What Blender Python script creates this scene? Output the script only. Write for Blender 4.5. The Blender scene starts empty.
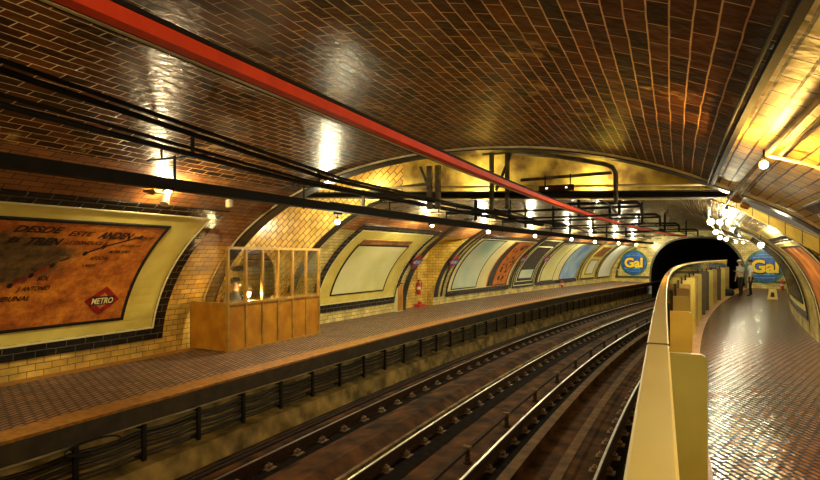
import bpy, math, random
import numpy as np
from mathutils import Vector, Matrix
R = random.Random(7)
scn = bpy.context.scene

# ---------------------------------------------------------------- camera, world, exposure
H = 1.8395
cam_d = bpy.data.cameras.new('camera'); cam = bpy.data.objects.new('camera', cam_d)
scn.collection.objects.link(cam)
cam.location = (0, 0, H); cam.rotation_euler = (math.pi/2, 0, 0)
cam_d.sensor_width = 36; cam_d.lens = 36*560/820; cam_d.shift_y = 16.05/820
cam_d.clip_start = 0.02; cam_d.clip_end = 200
scn.camera = cam
w = bpy.data.worlds.new('world'); scn.world = w; w.use_nodes = True
w.node_tree.nodes['Background'].inputs[0].default_value = (1, .8, .5, 1)
w.node_tree.nodes['Background'].inputs[1].default_value = 0.05
scn.view_settings.view_transform = 'Standard'; scn.view_settings.look = 'None'
scn.view_settings.exposure = 1.7; scn.view_settings.gamma = 1
LAMP = 3.2           # scale of every lamp
WARM = (1.0, .70, .36); COOL = (1.0, .90, .70)

# ---------------------------------------------------------------- the curved station axis
_s = np.arange(-14, 66, .05)
def theta(s): return .42026 + .0027653*s + .00058222*s**2/2 - .000033864*np.minimum(s, 45)**3/6
_th = theta(_s)
_x = np.cumsum(np.sin(_th))*.05; _z = np.cumsum(np.cos(_th))*.05
_i0 = int(np.argmin(abs(_s))); _x -= _x[_i0]; _z -= _z[_i0]
def W(s, o, h):
    t = float(np.interp(s, _s, _th)); x = float(np.interp(s, _s, _x)); z = float(np.interp(s, _s, _z))
    return (x - o*math.cos(t), z + o*math.sin(t), h)
def rotz(s): return math.pi/2 - float(np.interp(s, _s, _th))
# vault profile (superellipse), u = metres along it from the left wall foot
VA, VB, VN, VC = 5.65, 3.55, 2.1, 3.1
_t = np.linspace(0, math.pi, 1601)
_c, _si = np.cos(_t), np.maximum(np.sin(_t), 0)
_n = VN + .3*np.clip((_t/math.pi-.72)/.13, 0, 1)
_po = VC + VA*np.sign(_c)*abs(_c)**(2/_n); _ph = VB*_si**(2/_n)
_u = np.concatenate([[0], np.cumsum(np.hypot(np.diff(_po), np.diff(_ph)))]); UT = float(_u[-1])
def prof(u, lift=0):
    o = float(np.interp(u, _u, _po)); h = float(np.interp(u, _u, _ph))
    if lift:
        o1, h1 = np.interp(u-.03, _u, _po), np.interp(u-.03, _u, _ph)
        o2, h2 = np.interp(u+.03, _u, _po), np.interp(u+.03, _u, _ph)
        do, dh = o2-o1, h2-h1; L = math.hypot(do, dh) or 1
        o += -dh/L*lift; h += do/L*lift
        # inward normal points to the vault centre
        oc, hc = o - float(np.interp(u, _u, _po)), h - float(np.interp(u, _u, _ph))
        if oc*(VC-o) + hc*(1-h) < 0: o -= 2*oc; h -= 2*hc
    return o, max(h, 0) if u < .2 or u > UT-.2 else h

# ---------------------------------------------------------------- materials
def new_mat(name):
    m = bpy.data.materials.new(name); m.use_nodes = True
    nt = m.node_tree; return m, nt, nt.nodes['Principled BSDF']
def mat(name, col, rough=.5, metal=0, var=.25, scale=6, bump=.1, emis=None, spec=.5, col2=None, detail=4):
    m, nt, b = new_mat(name); N, L = nt.nodes, nt.links
    tc = N.new('ShaderNodeTexCoord'); nz = N.new('ShaderNodeTexNoise'); nz.inputs['Scale'].default_value = scale; nz.inputs['Detail'].default_value = detail
    L.new(tc.outputs['Object'], nz.inputs['Vector'])
    rp = N.new('ShaderNodeValToRGB'); rp.color_ramp.elements[0].position = .35; rp.color_ramp.elements[1].position = .68
    c2 = col2 or tuple(c*(1-var*1.6) for c in col)
    rp.color_ramp.elements[0].color = (*[max(0, x) for x in c2], 1); rp.color_ramp.elements[1].color = (*col, 1)
    L.new(nz.outputs[0], rp.inputs[0]); L.new(rp.outputs[0], b.inputs['Base Color'])
    b.inputs['Roughness'].default_value = rough; b.inputs['Metallic'].default_value = metal
    b.inputs['Specular IOR Level'].default_value = spec
    if bump:
        bp = N.new('ShaderNodeBump'); bp.inputs['Strength'].default_value = bump; bp.inputs['Distance'].default_value = .02
        L.new(nz.outputs[0], bp.inputs['Height']); L.new(bp.outputs[0], b.inputs['Normal'])
    if emis:
        b.inputs['Emission Color'].default_value = (*emis[0], 1); b.inputs['Emission Strength'].default_value = emis[1]
    return m
def tiles(name, c1, c2, mortar, bw, bh, ms=.012, rough=.3, bump=.4, patch=None, rot=0, offset=.5, mrough=.6, pscale=.7, pthr=.6, spec=.5):
    """glazed tiles laid on the UV map (metres)"""
    m, nt, b = new_mat(name); N, L = nt.nodes, nt.links
    uv = N.new('ShaderNodeUVMap'); uv.uv_map = 'uv'
    mp = N.new('ShaderNodeMapping'); mp.inputs['Rotation'].default_value = (0, 0, rot); L.new(uv.outputs[0], mp.inputs[0])
    wz = N.new('ShaderNodeTexNoise'); wz.inputs['Scale'].default_value = 3; L.new(mp.outputs[0], wz.inputs['Vector'])
    wm = N.new('ShaderNodeVectorMath'); wm.operation = 'MULTIPLY_ADD'; wm.inputs[1].default_value = (.02, .02, 0)
    L.new(wz.outputs['Color'], wm.inputs[0]); L.new(mp.outputs[0], wm.inputs[2])
    br = N.new('ShaderNodeTexBrick'); br.offset = offset
    L.new(wm.outputs[0], br.inputs['Vector'])
    for k, v in (('Color1', c1), ('Color2', c2), ('Mortar', mortar)): br.inputs[k].default_value = (*v, 1)
    for k, v in (('Scale', 1), ('Mortar Size', ms), ('Mortar Smooth', .15), ('Bias', 0), ('Brick Width', bw), ('Row Height', bh)): br.inputs[k].default_value = v
    nz = N.new('ShaderNodeTexNoise'); nz.inputs['Scale'].default_value = 2.2; nz.inputs['Detail'].default_value = 6; L.new(uv.outputs[0], nz.inputs['Vector'])
    mx = N.new('ShaderNodeMix'); mx.data_type = 'RGBA'; mx.blend_type = 'MULTIPLY'; mx.inputs[0].default_value = .75
    rp = N.new('ShaderNodeValToRGB'); rp.color_ramp.elements[0].position = .3; rp.color_ramp.elements[0].color = (.35, .33, .3, 1)
    rp.color_ramp.elements[1].position = .65; rp.color_ramp.elements[1].color = (1.15, 1.1, 1, 1)
    L.new(nz.outputs[0], rp.inputs[0]); L.new(br.outputs['Color'], mx.inputs[6]); L.new(rp.outputs[0], mx.inputs[7])
    out = mx.outputs[2]
    if patch:
        n2 = N.new('ShaderNodeTexNoise'); n2.inputs['Scale'].default_value = pscale; n2.inputs['Detail'].default_value = 8; n2.inputs['Roughness'].default_value = .7
        L.new(uv.outputs[0], n2.inputs['Vector'])
        r2 = N.new('ShaderNodeValToRGB'); r2.color_ramp.elements[0].position = pthr; r2.color_ramp.elements[1].position = pthr+.05
        L.new(n2.outputs[0], r2.inputs[0])
        m2 = N.new('ShaderNodeMix'); m2.data_type = 'RGBA'; L.new(r2.outputs[0], m2.inputs[0]); L.new(out, m2.inputs[6])
        m3 = N.new('ShaderNodeMix'); m3.data_type = 'RGBA'; m3.inputs[7].default_value = (*mortar, 1); m3.inputs[6].default_value = (*patch, 1); L.new(br.outputs['Fac'], m3.inputs[0])
        L.new(m3.outputs[2], m2.inputs[7]); out = m2.outputs[2]
    L.new(out, b.inputs['Base Color'])
    rr = N.new('ShaderNodeMapRange'); rr.inputs[3].default_value = rough; rr.inputs[4].default_value = mrough; L.new(br.outputs['Fac'], rr.inputs[0]); L.new(rr.outputs[0], b.inputs['Roughness'])
    b.inputs['Specular IOR Level'].default_value = spec
    # each tile a little uneven
    n3 = N.new('ShaderNodeTexNoise'); n3.inputs['Scale'].default_value = 9; L.new(uv.outputs[0], n3.inputs['Vector'])
    mh = N.new('ShaderNodeMath'); mh.operation = 'MULTIPLY_ADD'; mh.inputs[1].default_value = -1.0; L.new(br.outputs['Fac'], mh.inputs[0])
    L.new(n3.outputs[0], mh.inputs[2])
    bp = N.new('ShaderNodeBump'); bp.inputs['Strength'].default_value = bump; bp.inputs['Distance'].default_value = .012
    L.new(mh.outputs[0], bp.inputs['Height']); L.new(bp.outputs[0], b.inputs['Normal'])
    return m
def glass(name, tint=(1, 1, 1), refl=.12):
    m = bpy.data.materials.new(name); m.use_nodes = True; nt = m.node_tree; N, L = nt.nodes, nt.links
    N.remove(N['Principled BSDF']); o = N['Material Output']
    t = N.new('ShaderNodeBsdfTransparent'); t.inputs[0].default_value = (*tint, 1)
    g = N.new('ShaderNodeBsdfGlossy'); g.inputs['Roughness'].default_value = .06
    f = N.new('ShaderNodeFresnel'); f.inputs[0].default_value = 1.5
    mth = N.new('ShaderNodeMath'); mth.operation = 'MULTIPLY_ADD'; mth.inputs[1].default_value = .5; mth.inputs[2].default_value = refl*.3; mth.use_clamp = True
    L.new(f.outputs[0], mth.inputs[0])
    mx = N.new('ShaderNodeMixShader'); L.new(mth.outputs[0], mx.inputs[0]); L.new(t.outputs[0], mx.inputs[1]); L.new(g.outputs[0], mx.inputs[2])
    L.new(mx.outputs[0], o.inputs[0]); return m
def emit(name, col, st):
    m = bpy.data.materials.new(name); m.use_nodes = True; nt = m.node_tree; N, L = nt.nodes, nt.links
    N.remove(N['Principled BSDF']); e = N.new('ShaderNodeEmission'); e.inputs[0].default_value = (*col, 1); e.inputs[1].default_value = st
    L.new(e.outputs[0], N['Material Output'].inputs[0]); return m

M = {}
M['brown'] = tiles('brown glazed tile', (.20, .062, .010), (.028, .010, .003), (1.0, .70, .36), .29, .115, .005, rough=.30, bump=.9, spec=.11, patch=(.46, .28, .08), pscale=1.3, pthr=.6)
M['brownB'] = tiles('ochre vault tile', (.30, .22, .10), (.16, .11, .05), (.05, .035, .02), .29, .115, .010, rough=.25, bump=.5, patch=(.07, .04, .02), pscale=.9, pthr=.6)
M['midbrown'] = tiles('orange brown wall tile', (.46, .19, .045), (.28, .10, .025), (.06, .035, .02), .27, .11, .008, rough=.42, patch=(.5, .33, .1), pthr=.6)
M['cream'] = tiles('cream wall tile', (.86, .60, .13), (.66, .43, .08), (.12, .08, .03), .24, .105, .006, rough=.22, bump=.4)
M['ochre'] = tiles('ochre wall tile', (.74, .46, .09), (.50, .27, .05), (.08, .045, .02), .24, .105, .007, rough=.42, bump=.4)
M['creamR'] = tiles('yellow olive wall tile', (.80, .58, .10), (.55, .38, .05), (.06, .035, .015), .29, .115, .009, rough=.5, bump=.9, patch=(.55, .50, .25), pscale=2, pthr=.62)
M['pale'] = tiles('pale wall tile', (.86, .72, .28), (.70, .56, .18), (.12, .08, .03), .22, .105, .006, rough=.22, bump=.4)
M['square'] = tiles('square cream tile', (.88, .66, .16), (.72, .48, .09), (.14, .08, .03), .26, .26, .008, rough=.25, bump=.4, offset=0)
M['lattice'] = tiles('diagonal ochre tile', (.75, .50, .13), (.55, .33, .08), (.07, .04, .02), .24, .12, .010, rough=.25, rot=.7)
M['black'] = tiles('black glazed tile', (.016, .014, .010), (.008, .007, .006), (.10, .09, .06), .30, .14, .006, rough=.15, bump=.5)
M['rib'] = mat('black rib', (.015, .012, .009), .3, bump=.2)
M['floorL'] = tiles('platform floor tile', (.38, .23, .155), (.22, .125, .08), (.03, .016, .010), .16, .08, .014, rough=.42, bump=.6, rot=.35)
M['floorR'] = tiles('right platform floor tile', (.36, .135, .030), (.19, .065, .015), (.012, .006, .004), .14, .07, .014, rough=.2, bump=.8, rot=.5, mrough=.9)
M['edge'] = mat('ochre edge strip', (.52, .23, .035), .5, var=.3, scale=14)
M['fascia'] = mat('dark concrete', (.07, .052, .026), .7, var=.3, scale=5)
M['curbwall'] = mat('stained ochre wall', (.62, .44, .14), .8, var=.48, scale=3)
M['bed'] = mat('trackbed dirt', (.125, .048, .010), .85, spec=.15, var=.55, scale=2.5, bump=.6, detail=9)
M['chair'] = mat('worn rail chair', (.30, .17, .07), .6, col2=(.08, .04, .02), scale=12)
M['railband'] = mat('black railside strip', (.012, .007, .004), .9, var=.5, bump=.6, scale=8, spec=.05)  # near-black strip along one side of each rail
M['bedlight'] = mat('trackbed concrete', (.20, .10, .03), .85, var=.4, scale=4, bump=.5)
M['plaster'] = mat('yellow plaster', (.80, .60, .11), .75, col2=(.16, .085, .012), scale=2.2, bump=.3, detail=7)
M['creampanel'] = mat('cream glazed panel', (.80, .68, .17), .3, col2=(.66, .52, .10), scale=2, bump=.05)
M['palepanel'] = mat('pale panel', (.84, .78, .42), .3, col2=(.74, .66, .30), scale=1.5, bump=.05)
M['teal'] = mat('teal panel', (.36, .58, .50), .3, col2=(.72, .76, .56), scale=.8, bump=.05)
M['blue'] = mat('blue poster', (.12, .34, .80), .35, col2=(.45, .62, .78), scale=1.2, bump=.02)
M['white'] = mat('white poster', (.84, .85, .74), .35, var=.1, scale=1.2, bump=.02)
M['grey'] = mat('grey blue poster', (.70, .80, .78), .35, col2=(.80, .80, .68), scale=1, bump=.02)
M['ghost'] = mat('faded green poster', (.62, .60, .20), .35, col2=(.80, .76, .40), scale=.9, bump=.03)
M['orange'] = mat('rust orange poster', (.62, .20, .03), .4, col2=(.13, .045, .015), scale=2.6, bump=.15, detail=9)
M['orangefig'] = mat('orange poster', (.80, .27, .03), .4, col2=(.55, .12, .01), scale=3, bump=.05)
M['darkposter'] = mat('black poster', (.012, .014, .014), .2, bump=.02)
M['mapdark'] = mat('brown flaked paper', (.13, .055, .018), .5, col2=(.04, .018, .008), scale=4, bump=.3, detail=9)
M['maplight'] = mat('amber flaked paper', (.72, .30, .045), .45, col2=(.42, .13, .02), scale=5, bump=.2, detail=9)
M['ink'] = mat('black ink', (.012, .008, .006), .5, bump=0)
M['redink'] = mat('red ink', (.40, .015, .012), .4, bump=0, var=.3)
M['yellowink'] = mat('yellow lettering', (.95, .66, .03), .4, bump=0, var=.1)
M['gblue'] = mat('sign blue', (.02, .12, .62), .3, bump=0, var=.3)
M['glight'] = mat('sign light blue', (.10, .42, .85), .3, bump=0, var=.3)
M['ggreen'] = mat('sign green', (.04, .22, .15), .3, bump=.1, var=.4)
M['olive'] = mat('olive frame tile', (.10, .09, .03), .3, bump=.1)
M['wood'] = mat('varnished ochre wood', (.56, .25, .014), .3, col2=(.36, .13, .008), scale=3, bump=.08)
M['woodpost'] = mat('varnished post wood', (.46, .24, .035), .35, bump=.05)
M['brass'] = mat('brass', (.55, .38, .10), .3, metal=.7, bump=0)
M['iron'] = mat('black iron', (.012, .010, .008), .75, bump=.1, spec=.25)
M['cablejacket'] = mat('cable jacket', (.03, .022, .014), .3, bump=0)
M['steel'] = mat('rail steel', (.75, .70, .60), .34, metal=1, var=.15, bump=.03)
M['rust'] = mat('rusty steel', (.05, .024, .012), .8, spec=.15, bump=.3, scale=20)
M['girder'] = mat('ochre painted steel', (.30, .20, .07), .75, col2=(.07, .04, .02), scale=4, spec=.2)
M['darksteel'] = mat('sooty olive steel', (.10, .075, .03), .6, col2=(.02, .015, .008), scale=8)
M['red'] = mat('red enamel', (1.0, .06, .006), .6, bump=.02, var=.1)
M['creampipe'] = mat('cream conduit', (.75, .62, .33), .4, bump=.02)
M['yellowmetal'] = mat('cream enamelled metal', (.90, .70, .24), .4, col2=(.78, .56, .15), scale=2, bump=.03)
M['fin'] = mat('olive laminated panel', (.58, .47, .10), .4, col2=(.44, .33, .05), scale=2, bump=.04)
M['fin2'] = mat('amber laminated panel', (.44, .28, .07), .4, col2=(.28, .17, .04), scale=2, bump=.04)
M['fin3'] = mat('backlit dark fin panel', (.10, .07, .03), .4, bump=.04)  # darker fin copy, its backlit tone put into the colour
M['glass'] = glass('window glass', (.96, .93, .78), 0); M['screen'] = glass('screen glass', (.96, .93, .72), .2)
M['skin'] = mat('skin', (.55, .30, .18), .5, var=.05, bump=0)
M['uniform'] = mat('dark uniform', (.012, .012, .016), .7, bump=.05)
M['shirt1'] = mat('grey shirt', (.65, .65, .62), .8, var=.15, scale=12); M['shirt2'] = mat('white shirt', (.9, .9, .88), .8, var=.1)
M['pants'] = mat('black trousers', (.015, .014, .014), .8); M['hair'] = mat('brown hair', (.05, .03, .02), .7)
M['whitecap'] = mat('white cloth', (.75, .73, .68), .8, var=.1)
M['extred'] = mat('extinguisher red', (.60, .02, .015), .3, bump=0)
M['bulb'] = emit('lit bulb', (1, .90, .55), 205*LAMP)
M['bulbcool'] = emit('lit white bulb', (1, .90, .58), 62*LAMP)
M['bulbamber'] = emit('lit amber bulb', (1, .56, .11), 260*LAMP)
M['void'] = mat('black tunnel lining', (.012, .011, .012), .9, bump=.2)  # near-black colour over the whole tunnel lining

# ---------------------------------------------------------------- mesh helpers
ORG = {}
class MB:
    def __init__(s): s.v = []; s.f = []; s.uv = []; s.mi = []
    def quad(s, a, b, c, d, uv=None, mi=0):
        i = len(s.v); s.v += [a, b, c, d]; s.f.append((i, i+1, i+2, i+3)); s.uv.append(uv or [(0, 0), (1, 0), (1, 1), (0, 1)]); s.mi.append(mi)
    def poly(s, pts, uv=None, mi=0):
        i = len(s.v); s.v += list(pts); s.f.append(tuple(range(i, i+len(pts)))); s.uv.append(uv or [(p[0], p[1]) for p in pts]); s.mi.append(mi)
    def grid(s, P, UV=None, mi=0, close=False):
        """P[i][j] points, shared vertices"""
        n, m = len(P), len(P[0]); i0 = len(s.v)
        for r in P: s.v += list(r)
        for i in range(n-1):
            for j in range(m-1 + (1 if close else 0)):
                j2 = (j+1) % m
                s.f.append((i0+i*m+j, i0+(i+1)*m+j, i0+(i+1)*m+j2, i0+i*m+j2)); s.mi.append(mi)
                s.uv.append([UV[i][j], UV[i+1][j], UV[i+1][j2], UV[i][j2]] if UV else [(i, j), (i+1, j), (i+1, j+1), (i, j+1)])
    def box(s, x0, x1, y0, y1, z0, z1, mi=0):
        i = len(s.v); s.v += [(x, y, z) for x in (x0, x1) for y in (y0, y1) for z in (z0, z1)]
        for f in ((0, 1, 3, 2), (4, 6, 7, 5), (0, 4, 5, 1), (2, 3, 7, 6), (0, 2, 6, 4), (1, 5, 7, 3)):
            s.f.append(tuple(i+k for k in f)); s.mi.append(mi)
            P = [s.v[i+k] for k in f]
            ax = [max(p[a] for p in P)-min(p[a] for p in P) for a in range(3)]; dr = ax.index(min(ax)); ab = [a for a in range(3) if a != dr]
            s.uv.append([(p[ab[0]], p[ab[1]]) for p in P])
    def tube(s, pts, r, n=8, mi=0, cap=True):
        P = [Vector(p) for p in pts]; rings = []; up = Vector((0, 0, 1))
        for k, p in enumerate(P):
            d = (P[min(k+1, len(P)-1)] - P[max(k-1, 0)]).normalized()
            a = d.cross(up);
            if a.length < .05: a = d.cross(Vector((1, 0, 0)))
            a.normalize(); b = a.cross(d); rr = r[k] if isinstance(r, (list, tuple)) else r
            rings.append([tuple(p + (a*math.cos(q*2*math.pi/n) + b*math.sin(q*2*math.pi/n))*rr) for q in range(n)])
        i0 = len(s.v); s.grid(rings, close=True, mi=mi)
        if cap:
            s.f.append(tuple(i0+k for k in range(n))); s.uv.append([(0, 0)]*n); s.mi.append(mi)
            k0 = i0+(len(P)-1)*n; s.f.append(tuple(k0+k for k in reversed(range(n)))); s.uv.append([(0, 0)]*n); s.mi.append(mi)
    def lathe(s, prof_, n=16, c=(0, 0, 0), mi=0, axis='z'):
        rings = []
        for r, z in prof_:
            ring = []
            for q in range(n):
                a = q*2*math.pi/n; x, y = r*math.cos(a), r*math.sin(a)
                ring.append((c[0]+x, c[1]+y, c[2]+z) if axis == 'z' else (c[0]+z, c[1]+x, c[2]+y))
            rings.append(ring)
        s.grid(rings, close=True, mi=mi)
    def build(s, name, m, parent=None, local=False, smooth=False, origin=None, kind=None):
        me = bpy.data.meshes.new(name)
        v = np.array(s.v, dtype=float)
        if local: org = Vector((0, 0, 0))
        elif parent is not None: org = ORG[parent.name]
        elif origin is not None: org = Vector(origin)
        else: mn = v.min(0); mx = v.max(0); org = Vector(((mn[0]+mx[0])/2, (mn[1]+mx[1])/2, mn[2]))
        me.from_pydata([tuple(p) for p in (v - np.array(org))], [], s.f)
        ul = me.uv_layers.new(name='uv'); fl = [c for f in s.uv for c in f]
        ul.data.foreach_set('uv', [q for c in fl for q in c])
        for mm in (m if isinstance(m, (list, tuple)) else [m]): me.materials.append(mm)
        me.polygons.foreach_set('material_index', s.mi)
        if smooth: me.polygons.foreach_set('use_smooth', [True]*len(s.f))
        me.validate(); me.update()
        o = bpy.data.objects.new(name, me); scn.collection.objects.link(o)
        if parent is not None:
            o.parent = parent
            if not local: ORG[o.name] = org
        elif not local:
            o.location = org; ORG[o.name] = org
        if kind: o['kind'] = kind
        return o
def tag(o, label, cat, group=None):
    o['label'] = label; o['category'] = cat
    if group: o['group'] = group
    return o
def empty(name, loc, label, cat, group=None, rz=0):
    o = bpy.data.objects.new(name, None); scn.collection.objects.link(o); o.location = loc; o.rotation_euler = (0, 0, rz)
    o.empty_display_size = .1; ORG[o.name] = Vector(loc); tag(o, label, cat, group); return o
def dup(o, parent=None):
    c = o.copy(); scn.collection.objects.link(c)
    if parent is not None: c.parent = parent
    for ch in list(o.children): dup(ch, c)
    return c
def place(o, s, off, h, rz=0):
    o.location = W(s, off, h); o.rotation_euler = (0, 0, rotz(s)+rz); return o
def srange(s0, s1, step=.4):
    n = max(1, int(math.ceil((s1-s0)/step))); return [s0+(s1-s0)*k/n for k in range(n+1)]
def strip(name, pts, s0, s1, m, kind='structure', parent=None, step=.4, mb=None, mi=0, smooth=False):
    """sweep an open cross-section [(o,h)...] along the line, uv in metres"""
    b = mb or MB(); S = srange(s0, s1, step); d = [0]
    for k in range(1, len(pts)): d.append(d[-1]+math.hypot(pts[k][0]-pts[k-1][0], pts[k][1]-pts[k-1][1]))
    b.grid([[W(s, o, h) for o, h in pts] for s in S], [[(s, q) for q in d] for s in S], mi=mi)
    if mb: return b
    return b.build(name, m, parent, kind=kind, smooth=smooth)
def bar(b, sec, s0, s1, step=.4, mi=0):
    """closed cross-section swept with end caps"""
    S = srange(s0, s1, step); n = len(sec); i0 = len(b.v)
    b.grid([[W(s, o, h) for o, h in sec] for s in S], [[(s, k*.1) for k in range(n)] for s in S], close=True, mi=mi)
    b.f.append(tuple(i0+k for k in range(n))); b.uv.append([(0, 0)]*n); b.mi.append(mi)
    k0 = i0+(len(S)-1)*n; b.f.append(tuple(k0+k for k in reversed(range(n)))); b.uv.append([(0, 0)]*n); b.mi.append(mi)
    return b
def rect(o0, o1, h0, h1): return [(o0, h0), (o1, h0), (o1, h1), (o0, h1)]
def circ(o, h, r, n=8): return [(o+r*math.cos(k*2*math.pi/n), h+r*math.sin(k*2*math.pi/n)) for k in range(n)]
def vault(name, s0, s1, u0, u1, m, kind='structure', lift=0):
    b = MB(); S = srange(s0, s1, .5); n = max(2, int((u1-u0)/.12)); U = [u0+(u1-u0)*k/n for k in range(n+1)]
    pr = [prof(u, lift) for u in U]
    b.grid([[W(s, *p) for p in pr] for s in S], [[(s, u) for u in U] for s in S])
    return b.build(name, m, kind=kind, smooth=True)
def slab(b, s0, s1, u0, u1, l0, l1, mi=0, step=.35):
    """a thickness of panel lying on the vault surface between lifts l0 and l1"""
    S = srange(s0, s1, step); n = max(1, int((u1-u0)/.15)); U = [u0+(u1-u0)*k/n for k in range(n+1)]
    b.grid([[W(s, *prof(u, l1)) for u in U] for s in S], [[(s, u) for u in U] for s in S], mi=mi)
    for u in (u0, u1): b.grid([[W(s, *prof(u, l)) for l in (l0, l1)] for s in S], [[(s, u+l) for l in (l0, l1)] for s in S], mi=mi)
    for s in (s0, s1): b.grid([[W(s, *prof(u, l)) for l in (l0, l1)] for u in U], [[(s+l, u) for l in (l0, l1)] for u in U], mi=mi)
    return b
def ring(b, s0, s1, u0, u1, t, l0, l1, mi=0, ts=None):
    ts = ts or t
    slab(b, s0, s1, u0, u0+t, l0, l1, mi); slab(b, s0, s1, u1-t, u1, l0, l1, mi)
    slab(b, s0, s0+ts, u0+t, u1-t, l0, l1, mi); slab(b, s1-ts, s1, u0+t, u1-t, l0, l1, mi)
_tc = {}
def text_geo(txt, bold=0.0, shear=0.0):
    k = (txt, bold, shear)
    if k not in _tc:
        cu = bpy.data.curves.new('lettering', 'FONT'); cu.body = txt; cu.size = 1; cu.offset = bold; cu.shear = shear; cu.resolution_u = 3
        ob = bpy.data.objects.new('lettering', cu); scn.collection.objects.link(ob)
        bpy.context.view_layer.update()
        me = bpy.data.meshes.new_from_object(ob.evaluated_get(bpy.context.evaluated_depsgraph_get()))
        V = [tuple(v.co) for v in me.vertices]; F = [tuple(p.vertices) for p in me.polygons]
        bpy.data.objects.remove(ob); bpy.data.meshes.remove(me); bpy.data.curves.remove(cu); _tc[k] = (V, F)
    return _tc[k]
def text(b, txt, fn, x0, y0, width, height, bold=0.02, shear=0, mi=0):
    """put text through mapping fn(x,y)->world, scaled into width x height (cap height)"""
    V, F = text_geo(txt, bold, shear); xs = [v[0] for v in V]; ys = [v[1] for v in V]
    ax, bx = min(xs), max(xs); hy = max(ys)
    i0 = len(b.v)
    for v in V: b.v.append(fn(x0+(v[0]-ax)/(bx-ax)*width, y0+v[1]/hy*height))
    for f in F: b.f.append(tuple(i0+k for k in f)); b.uv.append([(0, 0)]*len(f)); b.mi.append(mi)

# ---------------------------------------------------------------- structure
PE, WL, WR = 5.95, 8.75, -2.55      # left platform edge, wall feet
EDR = .13                            # right platform edge
BED = -1.12
S0, SA, SB, SR, SE = -8, 8.5, 10.8, 38, 42.2
fl = strip('floor', [(14.5, 0), (PE+.38, 0)], S0, SE, M['floorL'])
fl = strip('floor', [(EDR-.48, 0), (-7, 0)], S0, SE, M['floorR'])
strip('trim_1', [(PE+.38, 0), (PE+.38, .004), (PE, .004), (PE, -.03)], S0, SE, M['edge'])
strip('trim_2', [(EDR, -.03), (EDR, .004), (EDR-.48, .004), (EDR-.48, 0)], S0, SE, M['edge'])
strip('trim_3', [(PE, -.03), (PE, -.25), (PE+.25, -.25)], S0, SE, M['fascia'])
strip('wall_trackside_left', [(PE+.25, -.25), (PE+.25, -.8), (PE+.02, -.82), (PE-.02, BED)], S0, SE, M['curbwall'])
strip('wall_trackside_right', [(EDR-.02, BED), (EDR, -.03)], S0, SE, M['curbwall'])
b = strip('', [(PE, BED), (5.0, BED), (4.75, BED+.02), (4.62, BED+.10), (4.2, BED+.13), (4.02, BED+.03), (3.95, BED), (2.05, BED), (2.0, BED+.09), (1.88, BED+.09), (1.86, BED-.06), (1.5, BED-.06), (1.45, BED+.02), (1.2, BED+.02), (1.15, BED), (EDR-.05, BED)], S0, 64, None, mb=MB())
b.build('floor_trackbed', M['bed'], kind='structure')
strip('trim_4', [(1.45, BED+.025), (1.30, BED+.03)], S0, SE, M['bedlight'])
strip('trim_5', [(2.02, BED+.095), (1.86, BED+.095)], S0, SE, M['bedlight'])
# dark border of floor tiles beside the walls
strip('trim_6', [(WL+.05, .003), (WL-.28, .003)], S0, SA, M['edge'])

# near vault
vault('wall_left', S0, SA, 0, .95, M['cream'])
vault('wall_left', S0, SA, .95, 2.3, M['ochre'])
vault('wall_left', S0, SA, 2.3, 4.2, M['midbrown'])
vault('ceiling', S0, SA, 4.2, 11.08, M['brown'])
vault('wall_right', S0, SA, 11.08, UT, M['creamR'])
# far vault
vault('wall_left', SB, 16.6, 0, 3.0, M['pale']); vault('wall_left', 18.5, SE, 0, 3.0, M['pale'])
vault('wall_left', SB, SE, 3.0, 4.0, M['midbrown'])
vault('ceiling', SB, SE, 4.0, 11.0, M['brownB'])
vault('wall_right', SB, 14.3, 11.0, 12.1, M['brownB']); vault('wall_right', SB, 14.3, 12.1, UT, M['pale']); vault('wall_right', 14.3, SE, 11.0, UT, M['pale'])
# recessed exit bay in the left wall
b = MB()
for s_ in (16.6, 18.5):
    ps = [prof(u) for u in np.linspace(0, 3.0, 16)]
    for k in range(15):
        (o1, h1), (o2, h2) = ps[k], ps[k+1]
        b.quad(W(s_, o1, h1), W(s_, 9.0, h1), W(s_, 9.0, h2), W(s_, o2, h2), [(o1, h1), (9.0, h1), (9.0, h2), (o2, h2)])
o3, h3 = prof(3.0)
b.quad(W(16.6, 9.0, 0), W(18.5, 9.0, 0), W(18.5, 9.0, 1.75), W(16.6, 9.0, 1.75), [(0, 0), (1.9, 0), (1.9, 1.75), (0, 1.75)])
b.build('wall_left_recess', M['cream'], kind='structure')
b = MB()
cv = [(9.0, 1.75), (8.9, 2.05), (8.65, 2.28), (8.2, 2.42), (o3, h3)]
b.grid([[W(s_, *c) for c in cv] for s_ in (16.6, 17.5, 18.5)]); b.build('ceiling_recess', M['creampanel'], kind='structure', smooth=True)

# transverse ribs of black tile
def rib(name, s0, s1, u0, u1, l=.05, m='rib'):
    b = MB(); slab(b, s0, s1, u0, u1, -.02, l, step=.3); return b.build(name, M[m], kind='structure')
rib('trim_rib', 8.28, 8.55, 0, UT, .06)
b = MB(); slab(b, 8.255, 8.28, 0, UT, -.01, .04); b.build('trim_rib', M['creampipe'], kind='structure')
rib('trim_rib', 10.72, 10.98, 0.0, 4.4, .04)
b = MB(); slab(b, 10.98, 11.03, 0, 4.4, -.01, .03); b.build('trim_rib', M['creampipe'], kind='structure')
rib('trim_rib', 16.3, 16.6, 0, 4.2, .03); rib('trim_rib', 18.5, 18.8, .3, 4.2, .03)
def gl(o): return 2.74+.047*(o+.9)
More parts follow.
